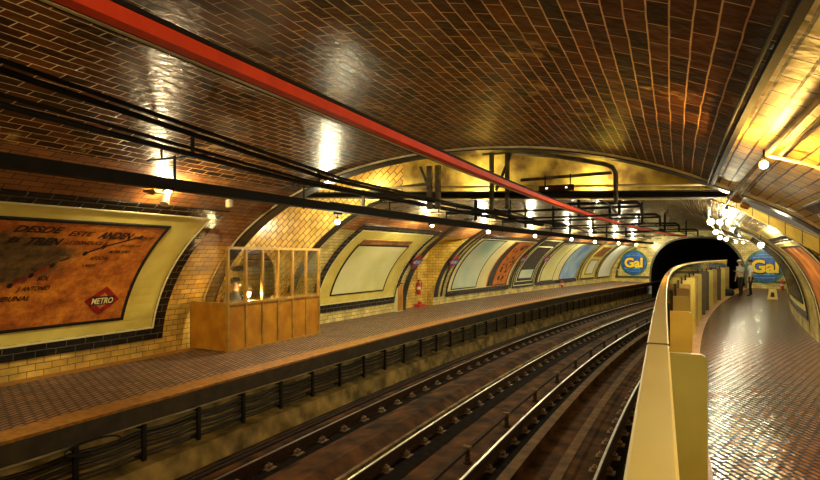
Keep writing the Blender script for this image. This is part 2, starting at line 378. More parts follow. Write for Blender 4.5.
# gap between the vaults: rear face of the near vault, roof, fascia of the far vault
def face_plane(name, s_, m, ofn, oo, top, back=0, uvs=1):
    b = MB(); P = [[W(s_, o, ofn(o)), W(s_, o, top)] for o in oo]
    b.grid(P, [[(o, ofn(o)), (o, top)] for o in oo]); return b.build(name, m, kind='structure')
def h_at(o, e=0, lo=0):
    if o < VC and not e > .1: return max(lo, float(np.interp(-o-e, -_po, _ph)))
    x = abs(o-VC)/(VA+e)
    return max(lo, (VB+e)*(max(0, 1-x**VN))**(1/VN)) if x < 1 else lo
oo = list(np.linspace(-2.95, -1.5, 30))+list(np.linspace(-1.4, 5.4, 50))
face_plane('wall_fascia', SB, M['plaster'], lambda o: min(h_at(o, .40), gl(o)+.04), oo, 4.9)
face_plane('wall_fascia_tile', SB, M['lattice'], lambda o: min(h_at(o, 0), gl(o)+.04), list(np.linspace(5.4, 7.6, 20))+list(np.linspace(7.65, 8.75, 40)), 4.9)
# ring of square tiles round the far vault's mouth, right side
b = MB(); RO = np.linspace(-.35, -2.75, 50); P = []; P3 = []; UVs = []; UV3 = []; D = Vector(W(SB+.2, 0, 0))-Vector(W(SB, 0, 0))
for o in RO:
    hb = float(np.interp(-o, [.35, .87, 1.37, 2.03, 2.75], [2.90, 2.66, 2.33, 1.87, 1.32])); ht = float(np.interp(-o, [.35, .54, 1.23, 2.03, 2.75], [3.07, 2.97, 2.57, 2.13, 1.72])); hp = min(hb, h_at(o, -.02))
    P.append([W(SB-.03, o, hb), W(SB-.03, o, ht)]); UVs.append([(-o*1.15, .01), (-o*1.15, .27)])
    P3.append([W(SB-.02, o, hp), W(SB-.02, o, hb)]); UV3.append([(o, hp), (o, hb)])
b.grid(P, UVs); b.grid([[p[0], tuple(Vector(p[0])+D)] for p in P], [[u_[0], (u_[0][0], .26)] for u_ in UVs])
b.build('trim_arch_ring', M['square'], kind='structure')
b = MB(); b.grid(P3, UV3); b.build('trim_arch_ring', M['brown'], kind='structure')
# left corridor: far side wall with an arched opening, near wall, back wall, ceiling
NC, NR, NS = 9.62, .60, 1.40
def arch(n=24):
    pts = [(NC+NR, 0)]+[(NC+NR*math.cos(a), NS+NR*math.sin(a)) for a in np.linspace(0, math.pi, n)]+[(NC-NR, 0)]
    return pts
ap = arch(); b = MB(); pr_ = []; n_ = len(ap)
for k, (o, h) in enumerate(ap):
    if k == 0: q = (14.5, 0)
    elif k == n_-1: q = (8.75, 0)
    else:
        a = math.pi*(k-1)/(n_-3); dx, dz = math.cos(a), math.sin(a)
        tx = (14.5-NC)/dx if dx > 1e-6 else ((8.75-NC)/dx if dx < -1e-6 else 1e9); tz = (4.9-NS)/dz if dz > 1e-6 else 1e9
        t_ = min(tx, tz); q = (NC+dx*t_, NS+dz*t_)
    pr_.append(q)
b.grid([[W(SB, *ap[k]), W(SB, *pr_[k])] for k in range(n_)], [[ap[k], pr_[k]] for k in range(n_)])
b.build('wall_corridor', M['lattice'], kind='structure')
b = MB(); b.grid([[W(SB, o, h), W(SB+1.6, o, h)] for o, h in ap], [[(0, h+o), (1.6, h+o)] for o, h in ap]); b.build('wall_corridor_passage', M['cream'], kind='structure')
b = MB(); b.poly([W(SB+1.6, o, h) for o, h in ap], [(o, h) for o, h in ap]); b.build('wall_passage_end', M['fascia'], kind='structure')
b = MB()
b.quad(W(SA, 8.7, 0), W(SA, 14.5, 0), W(SA, 14.5, 4.9), W(SA, 8.7, 4.9), [(8.7, 0), (14.5, 0), (14.5, 4.9), (8.7, 4.9)])
b.quad(W(SA, 14.5, 0), W(SB, 14.5, 0), W(SB, 14.5, 4.9), W(SA, 14.5, 4.9), [(0, 0), (2.3, 0), (2.3, 4.9), (0, 4.9)])
b.build('wall_corridor', M['cream'], kind='structure')
b = MB(); b.quad(W(SA, 14.5, 4.9), W(SB, 14.5, 4.9), W(SB, -7, 4.9), W(SA, -7, 4.9)); b.build('ceiling_gap', M['plaster'], kind='structure')
face_plane('wall_gap_near', SA+.02, M['plaster'], lambda o: h_at(o), list(np.linspace(-2.54, 8.74, 90)), 4.9)
b = MB()
b.quad(W(SA, -7, 0), W(SA, -2.5, 0), W(SA, -2.5, 4.9), W(SA, -7, 4.9), [(0, 0), (4.5, 0), (4.5, 4.9), (0, 4.9)])
b.quad(W(SB, -7, 0), W(SB, -2.5, 0), W(SB, -2.5, 4.9), W(SB, -7, 4.9), [(0, 0), (4.5, 0), (4.5, 4.9), (0, 4.9)])
b.quad(W(SA, -7, 0), W(SB, -7, 0), W(SB, -7, 4.9), W(SA, -7, 4.9), [(0, 0), (2.3, 0), (2.3, 4.9), (0, 4.9)])
b.build('wall_right_corridor', M['cream'], kind='structure')
# end walls
def holecurve(a, bb, n=2.6, t=None): return [(VC+a*math.copysign(abs(math.cos(x))**(2/n), math.cos(x)), bb*max(math.sin(x), 0)**(2/n)) for x in t]
T_ = np.linspace(0, math.pi, 81)
outer = [(float(_po[k*20]), float(_ph[k*20])) for k in range(81)]
hole = holecurve(2.88, 3.05, 2.6, T_)
b = MB(); b.grid([[W(SE, *hole[k]), W(SE, *outer[k])] for k in range(81)], [[hole[k], outer[k]] for k in range(81)]); b.build('wall_end', M['pale'], kind='structure')
b = MB(); b.grid([[W(s, *hole[k]) for k in range(81)] for s in srange(SE, 64, 1)], None); b.build('wall_tunnel', M['void'], kind='structure')
b = MB(); b.poly([W(64, *hole[k]) for k in range(81)]); b.poly([W(64, 6, 0), W(64, 6, BED), W(64, .1, BED), W(64, .1, 0)]); b.build('wall_tunnel_end', M['void'], kind='structure')
strip('wall_tunnel_side', [(PE, 0), (PE, BED)], SE, 64, M['void']); strip('wall_tunnel_side', [(EDR, BED), (EDR, 0)], SE, 64, M['void'])
hr = holecurve(3.24, 3.15, 2.6, T_); ks = [k for k in range(81) if hr[k][0] < .9]
b = MB(); b.grid([[W(SR, *hr[k]), W(SR, *outer[k])] for k in ks], [[hr[k], outer[k]] for k in ks])
b.build('wall_end', M['pale'], kind='structure')
b = MB(); b.grid([[W(SR, *hr[k]), W(SE, *hr[k])] for k in ks]); b.build('wall_portal_jamb', M['olive'], kind='structure')
# rims round the portal
b = MB()
rim = holecurve(3.0, 3.17, 2.6, T_)
b.grid([[W(SE-.05, *hole[k]), W(SE-.05, *rim[k])] for k in range(81)]); b.grid([[W(SE-.05, *rim[k]), W(SE, *rim[k])] for k in range(81)]); b.build('trim_portal', M['olive'], kind='structure')
b = MB(); rim2 = holecurve(3.36, 3.27, 2.6, T_)
b.grid([[W(SR-.05, *hr[k]), W(SR-.05, *rim2[k])] for k in ks]); b.grid([[W(SR-.05, *rim2[k]), W(SR, *rim2[k])] for k in ks]); b.build('trim_portal', M['olive'], kind='structure')

# ---------------------------------------------------------------- advertisements on the vault
def mapL(lift): return lambda x, y: W(x, *prof(y, lift))
def ad(name, s0, s1, label, right=False, u=(.3, 3.3), t=.25, inner=None, field='creampanel', frame='black', line=True, group=None, field_label=None):
    ua, ub = (u if not right else (UT-u[1], UT-u[0]))
    e = empty(name, W((s0+s1)/2, *prof(u[0] if not right else UT-u[0])), label, 'advertisement', group)
    ts = t if s0 < 18 or right else .13
    b = MB(); ring(b, s0, s1, ua, ub, t, -.01, .03, ts=ts); b.build('frame', M[frame], e)
    b = MB(); slab(b, s0+ts, s1-ts, ua+t, ub-t, -.01, .015); f = b.build('field', M[field], e, smooth=False)
    b = MB(); ring(b, s0+ts-.035, s1-ts+.035, ua+t-.035, ub-t+.035, .035, .02, .036); b.build('edging', M['palepanel'], e)
    return e
def poster(e, s0, s1, u0, u1, m, right=False, lift=.03, line='iron', t=.035, name='poster'):
    if right: u0, u1 = UT-u1, UT-u0
    b = MB(); slab(b, s0, s1, u0, u1, .015, lift); p = b.build(name, M[m] if isinstance(m, str) else m, e)
    if line:
        b = MB(); ring(b, s0-t, s1+t, u0-t, u1+t, t, .015, lift+.01); b.build('border', M[line], e)
    return p
# METRO map
def metro_mat():
    m, nt, b = new_mat('flaking route map'); N, L = nt.nodes, nt.links
    uv = N.new('ShaderNodeUVMap'); uv.uv_map = 'uv'
    def noise(sc, dt=8, ro=.6):
        n = N.new('ShaderNodeTexNoise'); n.inputs['Scale'].default_value = sc; n.inputs['Detail'].default_value = dt; n.inputs['Roughness'].default_value = ro
        L.new(uv.outputs[0], n.inputs['Vector']); return n.outputs[0]
    r1 = N.new('ShaderNodeValToRGB'); cr = r1.color_ramp
    cr.elements[0].position = .3; cr.elements[0].color = (.10, .022, .004, 1); cr.elements[1].position = .62; cr.elements[1].color = (.74, .26, .02, 1)
    x = cr.elements.new(.46); x.color = (.42, .105, .010, 1)
    L.new(noise(3.2, 10, .75), r1.inputs[0])
    # brown flaked-off area in the upper left of the map
    sx = N.new('ShaderNodeSeparateXYZ'); L.new(uv.outputs[0], sx.inputs[0])
    def mth(op, a, b_=None, c=None):
        n = N.new('ShaderNodeMath'); n.operation = op
        for i, v in enumerate((a, b_, c)):
            if v is None: continue
            if isinstance(v, (int, float)): n.inputs[i].default_value = v
            else: L.new(v, n.inputs[i])
        return n.outputs[0]
    dx = mth('DIVIDE', mth('SUBTRACT', sx.outputs[0], 3.9), 1.5); dy = mth('DIVIDE', mth('SUBTRACT', sx.outputs[1], 2.0), .55)
    d = mth('ADD', mth('MULTIPLY', dx, dx), mth('MULTIPLY', dy, dy)); d = mth('ADD', d, mth('MULTIPLY', noise(4, 8, .7), 1.8))
    r2 = N.new('ShaderNodeValToRGB'); r2.color_ramp.elements[0].position = .0; r2.color_ramp.elements[0].color = (1, 1, 1, 1)
    mr = N.new('ShaderNodeMapRange'); mr.inputs[1].default_value = 1.6; mr.inputs[2].default_value = 2.1; mr.inputs[3].default_value = 1; mr.inputs[4].default_value = 0
    L.new(d, mr.inputs[0])
    dk = N.new('ShaderNodeValToRGB'); dk.color_ramp.elements[0].position = .35; dk.color_ramp.elements[0].color = (.03, .014, .006, 1)
    dk.color_ramp.elements[1].position = .7; dk.color_ramp.elements[1].color = (.20, .11, .03, 1); L.new(noise(6, 8, .7), dk.inputs[0])
    mx = N.new('ShaderNodeMix'); mx.data_type = 'RGBA'; L.new(mr.outputs[0], mx.inputs[0]); L.new(r1.outputs[0], mx.inputs[6]); L.new(dk.outputs[0], mx.inputs[7])
    L.new(mx.outputs[2], b.inputs['Base Color']); b.inputs['Roughness'].default_value = .45
    bp = N.new('ShaderNodeBump'); bp.inputs['Strength'].default_value = .3; bp.inputs['Distance'].default_value = .01; L.new(noise(12), bp.inputs['Height']); L.new(bp.outputs[0], b.inputs['Normal'])
    return m
e = ad('route_map_advertisement', .3, 7.45, 'rusty orange tiled METRO route map in a cream and black tile surround')
poster(e, .9, 6.55, .8, 2.74, metro_mat(), t=.05)
b = MB(); fn = mapL(.036)
text(b, 'DESDE', fn, 4.36, 2.52, .62, .13, .03, .3); text(b, 'ESTE', fn, 5.08, 2.48, .36, .10, .02, .3); text(b, 'ANDEN', fn, 5.52, 2.44, .55, .15, .04, .3)
text(b, 'EL', fn, 4.38, 2.32, .15, .09, .03, .3); text(b, 'TREN', fn, 4.62, 2.28, .45, .14, .04, .3); text(b, 'LE CONDUCE A', fn, 5.12, 2.30, .62, .07, .02, .3)
_mb = b
for tx, s_, u_, w_, h_ in (('SOL', 5.0, 1.60, .17, .08), ('J. ANTONIO', 4.78, 1.42, .45, .08), ('TRIBUNAL', 4.5, 1.26, .50, .08), ('ATOCHA', 5.62, 1.98, .28, .07),
                          ('M. PELAYO', 5.86, 2.12, .34, .06), ('PACIFICO', 5.98, 2.26, .34, .05), ('VALLECAS', 6.1, 2.45, .36, .06), ('A. MARTIN', 5.55, 1.84, .22, .05)):
    b = MB(); text(b, tx, fn, s_, u_, w_, h_, .02, .3); b.build('station_name', M['ink'], e)
_mb.build('heading_lettering', M['ink'], e)
def line_on(b, pts, wd, fnn, mi=0):
    for (x0, y0), (x1, y1) in zip(pts[:-1], pts[1:]):
        L_ = math.hypot(x1-x0, y1-y0); nx, ny = -(y1-y0)/L_*wd/2, (x1-x0)/L_*wd/2; n = max(1, int(L_/.2))
        for k in range(n):
            a0, a1 = k/n, (k+1)/n; P0 = (x0+(x1-x0)*a0, y0+(y1-y0)*a0); P1 = (x0+(x1-x0)*a1, y0+(y1-y0)*a1)
            b.quad(fnn(P0[0]-nx, P0[1]-ny), fnn(P1[0]-nx, P1[1]-ny), fnn(P1[0]+nx, P1[1]+ny), fnn(P0[0]+nx, P0[1]+ny), mi=mi)
def disc_on(b, x, y, r, fnn, n=14, mi=0, ry=None): b.poly([fnn(x+r*math.cos(a*2*math.pi/n), y+(ry or r)*math.sin(a*2*math.pi/n)) for a in range(n)], mi=mi)
st = [(4.68, 1.53), (4.9, 1.70), (5.12, 1.88), (5.5, 2.11), (5.72, 2.26), (6.22, 2.50)]
b = MB(); line_on(b, st[:3], .04, mapL(.036)); b.build('route_line', M['redink'], e)
b = MB(); line_on(b, st[3:], .03, mapL(.036)); b.build('route_line', M['ink'], e); b = MB(); line_on(b, [(5.2, 1.96), (5.3, 2.02)], .03, mapL(.036))
b.build('route_line', M['ink'], e)
for x, y in st: b = MB(); disc_on(b, x, y, .035, mapL(.038), ry=.045); b.build('station_mark', M['ink'], e)
b = MB(); cx, cy = 6.13, 1.16; f1 = mapL(.036); b.poly([f1(cx-.30, cy), f1(cx, cy-.27), f1(cx+.30, cy), f1(cx, cy+.27)]); f2 = mapL(.040)
em = b.build('emblem', M['redink'], e)
b = MB(); b.poly([f2(cx-.16, cy), f2(cx, cy-.15), f2(cx+.16, cy), f2(cx, cy+.15)]); b.build('emblem_centre', M['maplight'], em)
b = MB(); f3 = mapL(.044); b.quad(f3(cx-.19, cy-.075), f3(cx+.19, cy-.075), f3(cx+.19, cy+.085), f3(cx-.19, cy+.085)); b.build('emblem_band', M['ink'], em)
b = MB(); text(b, 'METRO', mapL(.048), cx-.18, cy-.05, .36, .11, .03); b.build('emblem_lettering', M['palepanel'], em)

e = ad('tiled_advertisement', 11.75, 16.0, 'blank faded cream tiled advertisement right behind the wooden booth'); poster(e, 12.5, 15.05, .8, 2.45, 'ghost')
poster(e, 12.5, 15.05, 2.5, 2.7, 'midbrown', name='header', line=None)
e = ad('tiled_advertisement', 19.4, 25.35, 'tall teal and white advertisement with orange figure poster at its far end', field='palepanel', u=(.25, 3.3))
poster(e, 19.8, 21.9, .55, 3.0, 'teal'); poster(e, 22.95, 25.0, .5, 3.0, 'darkposter', line='maplight')
b = MB(); slab(b, 23.5, 24.9, .55, 2.95, .035, .045)
fg = b.build('figure_print', M['orangefig'], e)
rr = random.Random(3)
for k in range(34): b = MB(); disc_on(b, rr.uniform(23.6, 24.8), rr.uniform(.75, 2.8), rr.uniform(.03, .12), mapL(.048+.0002*k), ry=rr.uniform(.03, .12)); b.build('printed_mark', M['ink'], fg)
e = ad('tiled_advertisement', 25.75, 28.35, 'glossy black tiled advertisement with a pale lettered panel', field='darkposter', t=.15, u=(.25, 3.4))
poster(e, 26.1, 28.0, .6, 2.7, 'darkposter', line='palepanel'); poster(e, 26.3, 27.8, .75, 1.2, 'teal', line=None, lift=.04, name='panel')
e = ad('tiled_advertisement', 28.75, 34.8, 'wide advertisement half faded green and half sky blue', field='palepanel', u=(.25, 3.3))
poster(e, 29.1, 30.9, .5, 3.0, 'ghost'); poster(e, 31.9, 34.5, .5, 3.0, 'blue')
e = ad('tiled_advertisement', 35.5, 38.2, 'narrow ochre advertisement with a small white square', field='creampanel', t=.18, frame='olive'); poster(e, 36.2, 37.6, .7, 1.7, 'white')
poster(e, 36.0, 37.8, 2.0, 2.9, 'midbrown', name='header', line=None)
e = ad('tiled_advertisement', 38.8, 41.7, 'plain pale grey advertisement nearest the tunnel on the left wall', field='grey', t=.15)
# right wall
e = ad('tiled_advertisement', .3, 7.5, 'dark framed advertisement high at the right edge of the near vault', right=True, u=(.3, 2.85), field='creampanel'); poster(e, .8, 7.0, .8, 2.4, 'orange', right=True)
e = ad('tiled_advertisement', 10.95, 14.25, 'rust orange advertisement curving up the right wall past the gap', right=True, u=(.3, 2.5), t=.18); poster(e, 11.2, 13.85, .7, 2.2, 'orange', right=True)
e = ad('tiled_advertisement', 16.2, 22.4, 'dark green and black advertisement behind the right tiled pier', right=True); poster(e, 16.8, 21.8, .7, 2.7, 'darkposter', right=True)
e = ad('tiled_advertisement', 23.8, 29.8, 'second dark advertisement along the right wall towards the end', right=True); poster(e, 24.4, 29.2, .7, 2.7, 'teal', right=True)
e = ad('tiled_advertisement', 31, 37.2, 'last cream advertisement on the right wall beside the end wall', right=True)
# tiled pier edges on the right wall
for s_ in (14.4, 15.95): rib('trim_rib', s_, s_+.09, 11.0, UT, .025)
rib('trim_rib', 22.8, 22.9, 11.0, UT, .02); rib('trim_rib', 30.2, 30.3, 11, UT, .02)
# strips beside far ads on the left
for s_ in (19.0, 25.45, 28.5, 35.0, 38.4): rib('trim_rib', s_, s_+.1, .3, 3.9, .05)

# round enamel Gal signs on the end walls
def gal(s_, o, h, r, label):
    e = empty('round_sign', W(s_-.02, o, h-r), label, 'sign')
    def fn(d): return lambda x, y: W(s_-d, o-x, h+y)
    def disc(b, r_, d0, d1, n=48):
        a = [(r_*math.cos(k*2*math.pi/n), r_*math.sin(k*2*math.pi/n)) for k in range(n)]
        b.poly([fn(d1)(x, y) for x, y in a]); b.grid([[fn(d0)(x, y) for x, y in a+a[:1]], [fn(d1)(x, y) for x, y in a+a[:1]]])
    b = MB(); disc(b, r, -.02, .05); b.build('rim', M['ggreen'], e)
    b = MB(); disc(b, r*.86, .04, .065); b.build('disc', M['gblue'], e)
    f = fn(.068)
    for y, hh_ in ((.52, .05), (.66, .05), (-.42, .09), (-.62, .05)):
        b = MB(); wv = math.sqrt(.82**2-y*y)*r*.98; n = 10
        for k in range(n):
            x0, x1 = -wv+2*wv*k/n, -wv+2*wv*(k+1)/n; c0, c1 = -.06*r*(1-(x0/wv)**2), -.06*r*(1-(x1/wv)**2)
            if y > 0: c0, c1 = -c0, -c1
            b.quad(f(x0, y*r-hh_*r/2+c0*.6), f(x1, y*r-hh_*r/2+c1*.6), f(x1, y*r+hh_*r/2+c1*.6), f(x0, y*r+hh_*r/2+c0*.6))
        b.build('stripe', M['glight'], e)
    b = MB(); text(b, 'Gal', fn(.072), -r*.74, -r*.38, r*1.46, r*.82, .075); b.build('lettering_shadow', M['ink'], e)
    b = MB(); text(b, 'Gal', fn(.078), -r*.70, -r*.33, r*1.37, r*.73, .04); b.build('lettering', M['yellowink'], e)
    return e
gal(SE, 7.14, 1.36, .92, 'round blue Gal sign on the end wall over the far left platform')
gal(SR, -1.12, 1.24, .98, 'round blue Gal sign on the end wall behind the standing people')
# olive arch frame round the left Gal sign and a skirting on both end walls
b = MB()
fr = [(8.45, .25), (8.35, .9), (8.1, 1.6), (7.6, 2.15), (7.0, 2.45), (6.3, 2.5)]
for k in range(len(fr)-1):
    (a0, a1), (c0, c1) = fr[k], fr[k+1]
    b.quad(W(SE-.03, a0, a1), W(SE-.03, c0, c1), W(SE-.03, c0-.1, c1-.12), W(SE-.03, a0-.18, a1))
b.quad(W(SE-.03, 8.45, .25), W(SE-.03, 6.0, .25), W(SE-.03, 6.0, .42), W(SE-.03, 8.4, .42))
b.build('trim_end', M['olive'], kind='structure')
b = MB(); b.quad(W(SR-.03, -2.3, .3), W(SR-.03, -.1, .3), W(SR-.03, -.1, .42), W(SR-.03, -2.3, .42)); b.build('trim_end', M['olive'], kind='structure')

# ---------------------------------------------------------------- tracks
def railsec(o):
    t = -.9565; pts = [(-.033, 0), (.033, 0), (.033, -.03), (.009, -.042), (.009, -.115), (.062, -.128), (.062, -.142), (-.062, -.142), (-.062, -.128), (-.009, -.115), (-.009, -.042), (-.033, -.03)]
    return [(o+a, t+h) for a, h in pts]
chair = MB(); chair.box(-.09, .09, -.17, .17, -.03, 0); chair.box(-.05, .05, -.13, -.07, 0, .045); chair.box(-.05, .05, .07, .13, 0, .045)
chair.lathe([(0, .07), (.018, .07), (.018, .04), (.03, .04), (.03, 0)], 6, (0, -.1, .0)); chair.lathe([(0, .07), (.018, .07), (.018, .04), (.03, .04), (.03, 0)], 6, (0, .1, .0))
proto = None
for o, lb in ((5.13, 'running rail nearest the left platform wall'), (3.63, 'second running rail from the left platform'), (2.36, 'third running rail, bright topped, right of the centre cable'), (.86, 'running rail nearest the glass screen')):
    e = empty('rail', W(0, o, BED), lb, 'rail', 'running rails of the two tracks')
    b = MB(); bar(b, railsec(o), S0, 63, .5); b.build('rail_bar', M['rust'], e)
    b = MB(); bar(b, rect(o-.016, o+.016, -.957, -.951), S0, 63, .5); b.build('running_surface', M['steel'], e)
    for k in range(68):
        s_ = 1.2+k*.62
        if proto is None: c = proto = chair.build('rail_chair', M['chair'], e, local=True)
        else: c = proto.copy(); scn.collection.objects.link(c); c.parent = e
        c.location = Vector(W(s_, o, BED+.025))-Vector(e.location); c.rotation_euler = (0, 0, rotz(s_))
for k, o in enumerate((5.13, 3.63, 2.36, .86)):
    hb = BED+.012
    strip('trim_railband', [(o-.08, hb), (o-.40, hb)] if k != 2 else [(o-.08, hb), (o-.33, hb)], S0, 50, M['railband'])
# guard beam beside the second rail
b = MB(); bar(b, rect(3.74, 3.80, -1.02, -.965), S0, 50); tag(b.build('guard_rail', M['girder']), 'thin ochre guard rail hugging the second running rail', 'rail')
b = MB(); bar(b, circ(5.5, -1.02, .03), S0, 50); tag(b.build('conduit', M['rust']), 'rusty conduit on the trackbed under the left platform', 'pipe')
b = MB(); bar(b, circ(5.42, -.93, .016), S0, 50); tag(b.build('conduit', M['iron']), 'thin black wire just above the rusty trackbed conduit', 'cable')
# cable on insulator posts between the tracks
b = MB(); bar(b, rect(2.60, 2.66, -.93, -.89), S0, 45); tag(b.build('cable', M['rust']), 'cable run carried on short posts between the two tracks', 'cable')
p0 = None
for k in range(22):
    s_ = 1.9+1.88*k
    if p0 is None:
        p0 = empty('insulator_post', (0, 0, 0), 'short insulator post carrying the cable between the tracks', 'insulator', 'insulator posts between the tracks')
        b = MB(); b.lathe([(.06, 0), (.06, .03), (.03, .04), (.045, .07), (.03, .09), (.045, .12), (.03, .14), (.04, .19), (0, .19)], 10); b.build('insulator', M['rust'], p0, local=True)
        b = MB(); b.box(-.03, .03, -.06, .06, .19, .25); b.build('clamp', M['girder'], p0, local=True); q = p0
    else: q = dup(p0)
    place(q, s_, 2.63, BED)
# cables and brackets under the left platform edge
def wavy(o, h, r, amp, ph):
    pts = []; s_ = S0
    while s_ < SE:
        k = (s_-4.1)/.87; f = k-math.floor(k); pts.append(W(s_, o+.01*math.sin(s_*2+ph), h-amp*4*f*(1-f)+.008*math.sin(s_*1.3+ph))); s_ += .145
    return pts
for k, h in enumerate((-.37, -.44, -.51, -.58, -.64, -.70)):
    b = MB(); b.tube(wavy(PE+.09+.02*(k % 2), h, .03, .035-.004*k, k), .024 if k < 3 else .016, 6)
    tag(b.build('cable', M['cablejacket'], smooth=True), 'black sagging cable in the bundle under the left platform edge', 'cable', 'cables under the left platform edge')
b = MB(); b.tube([W(s_, PE+.08, -.29+.006*math.sin(s_*3)) for s_ in np.arange(S0, SE, .3)], .012, 6); tag(b.build('cable', M['creampipe']), 'thin pale wire above the black cables under the platform edge', 'cable')
p0 = None
for k in range(-8, 44):
    s_ = 4.1+.87*k
    if s_ < 1.3: continue
    if p0 is None:
        p0 = empty('cable_bracket', (0, 0, 0), 'black bracket clamping the cable bundle under the left platform edge', 'bracket', 'cable brackets under the left platform')
        b = MB(); b.box(-.03, .03, -.01, .02, -.48, -.02); b.box(-.03, .03, .02, .14, -.07, -.03); b.box(-.03, .03, .02, .14, -.46, -.42); b.build('bracket_plate', M['iron'], p0, local=True); q = p0
    else: q = dup(p0)
    place(q, s_, PE+.05, -.27)
# tangle of wire near the camera
b = MB(); b.tube([W(3.9+.05*t+.25*math.sin(t*.9), PE-.03+.02*math.sin(t), -.33-.08*math.sin(t*.7)) for t in np.arange(0, 10, .4)], .012, 6); tag(b.build('cable', M['iron'], smooth=True), 'loose loop of black wire hanging below the near platform edge', 'cable')

# ---------------------------------------------------------------- glass screen along the right platform
e = empty('platform_screen', W(2, 0, 0), 'long glass platform screen with cream cap rail and upright coloured fins', 'barrier')
CH = H-.18
segs = [(-1.2, 1.25)]+[(1.262+2.3*k, 1.262+2.3*(k+1)-.012) for k in range(13)]
for a, c in segs:
    b = MB(); bar(b, [(.028, CH-.035), (-.014, CH-.035), (-.014, CH-.003), (-.011, CH), (.025, CH), (.028, CH-.003)], a, c, .25); b.build('cap_rail', M['yellowmetal'], e)
    b = MB(); bar(b, rect(-.015, .029, CH-.034, CH+.001), c, c+.012, .1); b.build('cap_joint', M['ink'], e)
    b = MB(); bar(b, rect(.002, .013, .12, CH-.035), a+.01, c-.01, .5); b.build('glass_pane', M['screen'], e)
b = MB(); bar(b, rect(-.02, .05, 0, .12), -1.2, 30.9, .5); b.build('base_channel', M['yellowmetal'], e)
fins = [1.75+2.07*k for k in range(-1, 15)]
pm = {}
for k, s_ in enumerate([3.27, 5.75, 7.9, 9.9, 11.4, 13.0, 14.7, 16.4, 18.1, 19.8, 21.5, 23.2, 24.9, 26.6, 28.3, 30.0]):
    mm = ['fin', 'fin', 'fin', 'fin2', 'fin2', 'fin', 'fin', 'fin2', 'fin', 'fin3', 'fin3', 'fin', 'fin2', 'fin3', 'fin', 'fin2'][k]
    if mm not in pm:
        b = MB(); o0, o1, hh_ = -.205, -.02, 1.33
        sec = [(o1, .0), (o0, .0), (o0, hh_-.03), (o0+.01, hh_-.01), (o0+.03, hh_), (o1, hh_)]
        n = len(sec); b.grid([[(x, y, z) for y, z in sec] for x in (-.018, .018)], close=True)
        b.f.append(tuple(range(n))); b.uv.append([(0, 0)]*n); b.mi.append(0); b.f.append(tuple(reversed(range(n, 2*n)))); b.uv.append([(0, 0)]*n); b.mi.append(0)
        f = b.build('fin', M[mm], e, local=True); pm[mm] = f
        b = MB(); b.tube([(0, -.008, .02), (0, -.008, 1.40)], .009, 8); b.build('post', M['iron'], f, local=True)
    else:
        f = pm[mm].copy(); scn.collection.objects.link(f); f.parent = e
        for ch in pm[mm].children: c = ch.copy(); scn.collection.objects.link(c); c.parent = f
    f.location = Vector(W(s_, 0, 0))-Vector(e.location); f.rotation_euler = (0, 0, rotz(s_))

# ---------------------------------------------------------------- overhead services
e = empty('overhead_conductor_casing', W(5, 2.2, 2.9), 'bright red overhead casing with black flanges running the length of the tracks', 'overhead casing')
b = MB(); bar(b, rect(2.07, 2.145, 2.825, 2.895), S0, 33); b.build('red_casing', M['red'], e)
b = MB(); bar(b, rect(2.055, 2.18, 2.89, 2.91), S0, 33); bar(b, rect(2.146, 2.165, 2.83, 2.89), S0, 33); b.build('flange', M['iron'], e)
b = MB(); bar(b, rect(2.166, 2.190, 2.825, 2.87), S0, 33); b.build('cream_conduit', M['creampipe'], e)
b = MB(); bar(b, rect(2.191, 2.24, 2.84, 2.90), S0, 33); b.build('side_channel', M['iron'], e)
pipes = [(4.10, 3.19, .02, 'uppermost thin black pipe left of the red casing'), (4.30, 3.19, .027, 'second black pipe just below the uppermost'), (4.65, 3.11, .019, 'third thin black pipe in the left overhead run'), (4.85, 3.08, .030, 'fourth black pipe, lowest of the thin ones')]
for o, h, r, lb in pipes:
    dr = h-2.91
    b = MB(); b.tube([W(s_, o, h - dr*min(1, max(0, (s_-2)/4.5))) for s_ in np.arange(S0, 20, .5)], r, 10); tag(b.build('pipe', M['iron'], smooth=True), lb, 'pipe', 'black pipes overhead on the left')
b = MB(); bar(b, rect(5.32, 5.48, 2.63, 2.76), S0, 40); tag(b.build('cable_trunking', M['iron']), 'thick black trunking hung lowest above the left platform edge', 'pipe')
b = MB(); bar(b, circ(5.72, 2.82, .03), 8.6, 36); tag(b.build('pipe', M['iron']), 'black conduit beside the lamps, beyond the gap', 'pipe')
# hanger rods
p0 = None
for s_, o in [(2.5, 5.1), (4.9, 5.1), (7.4, 5.1), (10.2, 5.1), (13, 5.1), (17, 5.1), (22, 5.1), (27, 5.1)]:
    if p0 is None:
        p0 = empty('pipe_hanger', (0, 0, 0), 'thin black hanger holding the left overhead pipes under the vault', 'hanger', 'hangers of the left overhead pipes')
        b = MB(); b.box(-.015, .015, -.34, .75, -.04, -.015); b.box(-.012, .012, .28, .30, -.38, .0); b.box(-.012, .012, -.02, .02, -.02, .20); b.box(-.012, .012, .5, .52, -.02, .12); b.build('hanger_bar', M['iron'], p0, local=True); q = p0
    else: q = dup(p0)
    place(q, s_, o, 3.05 if s_ < 6 else 2.98)
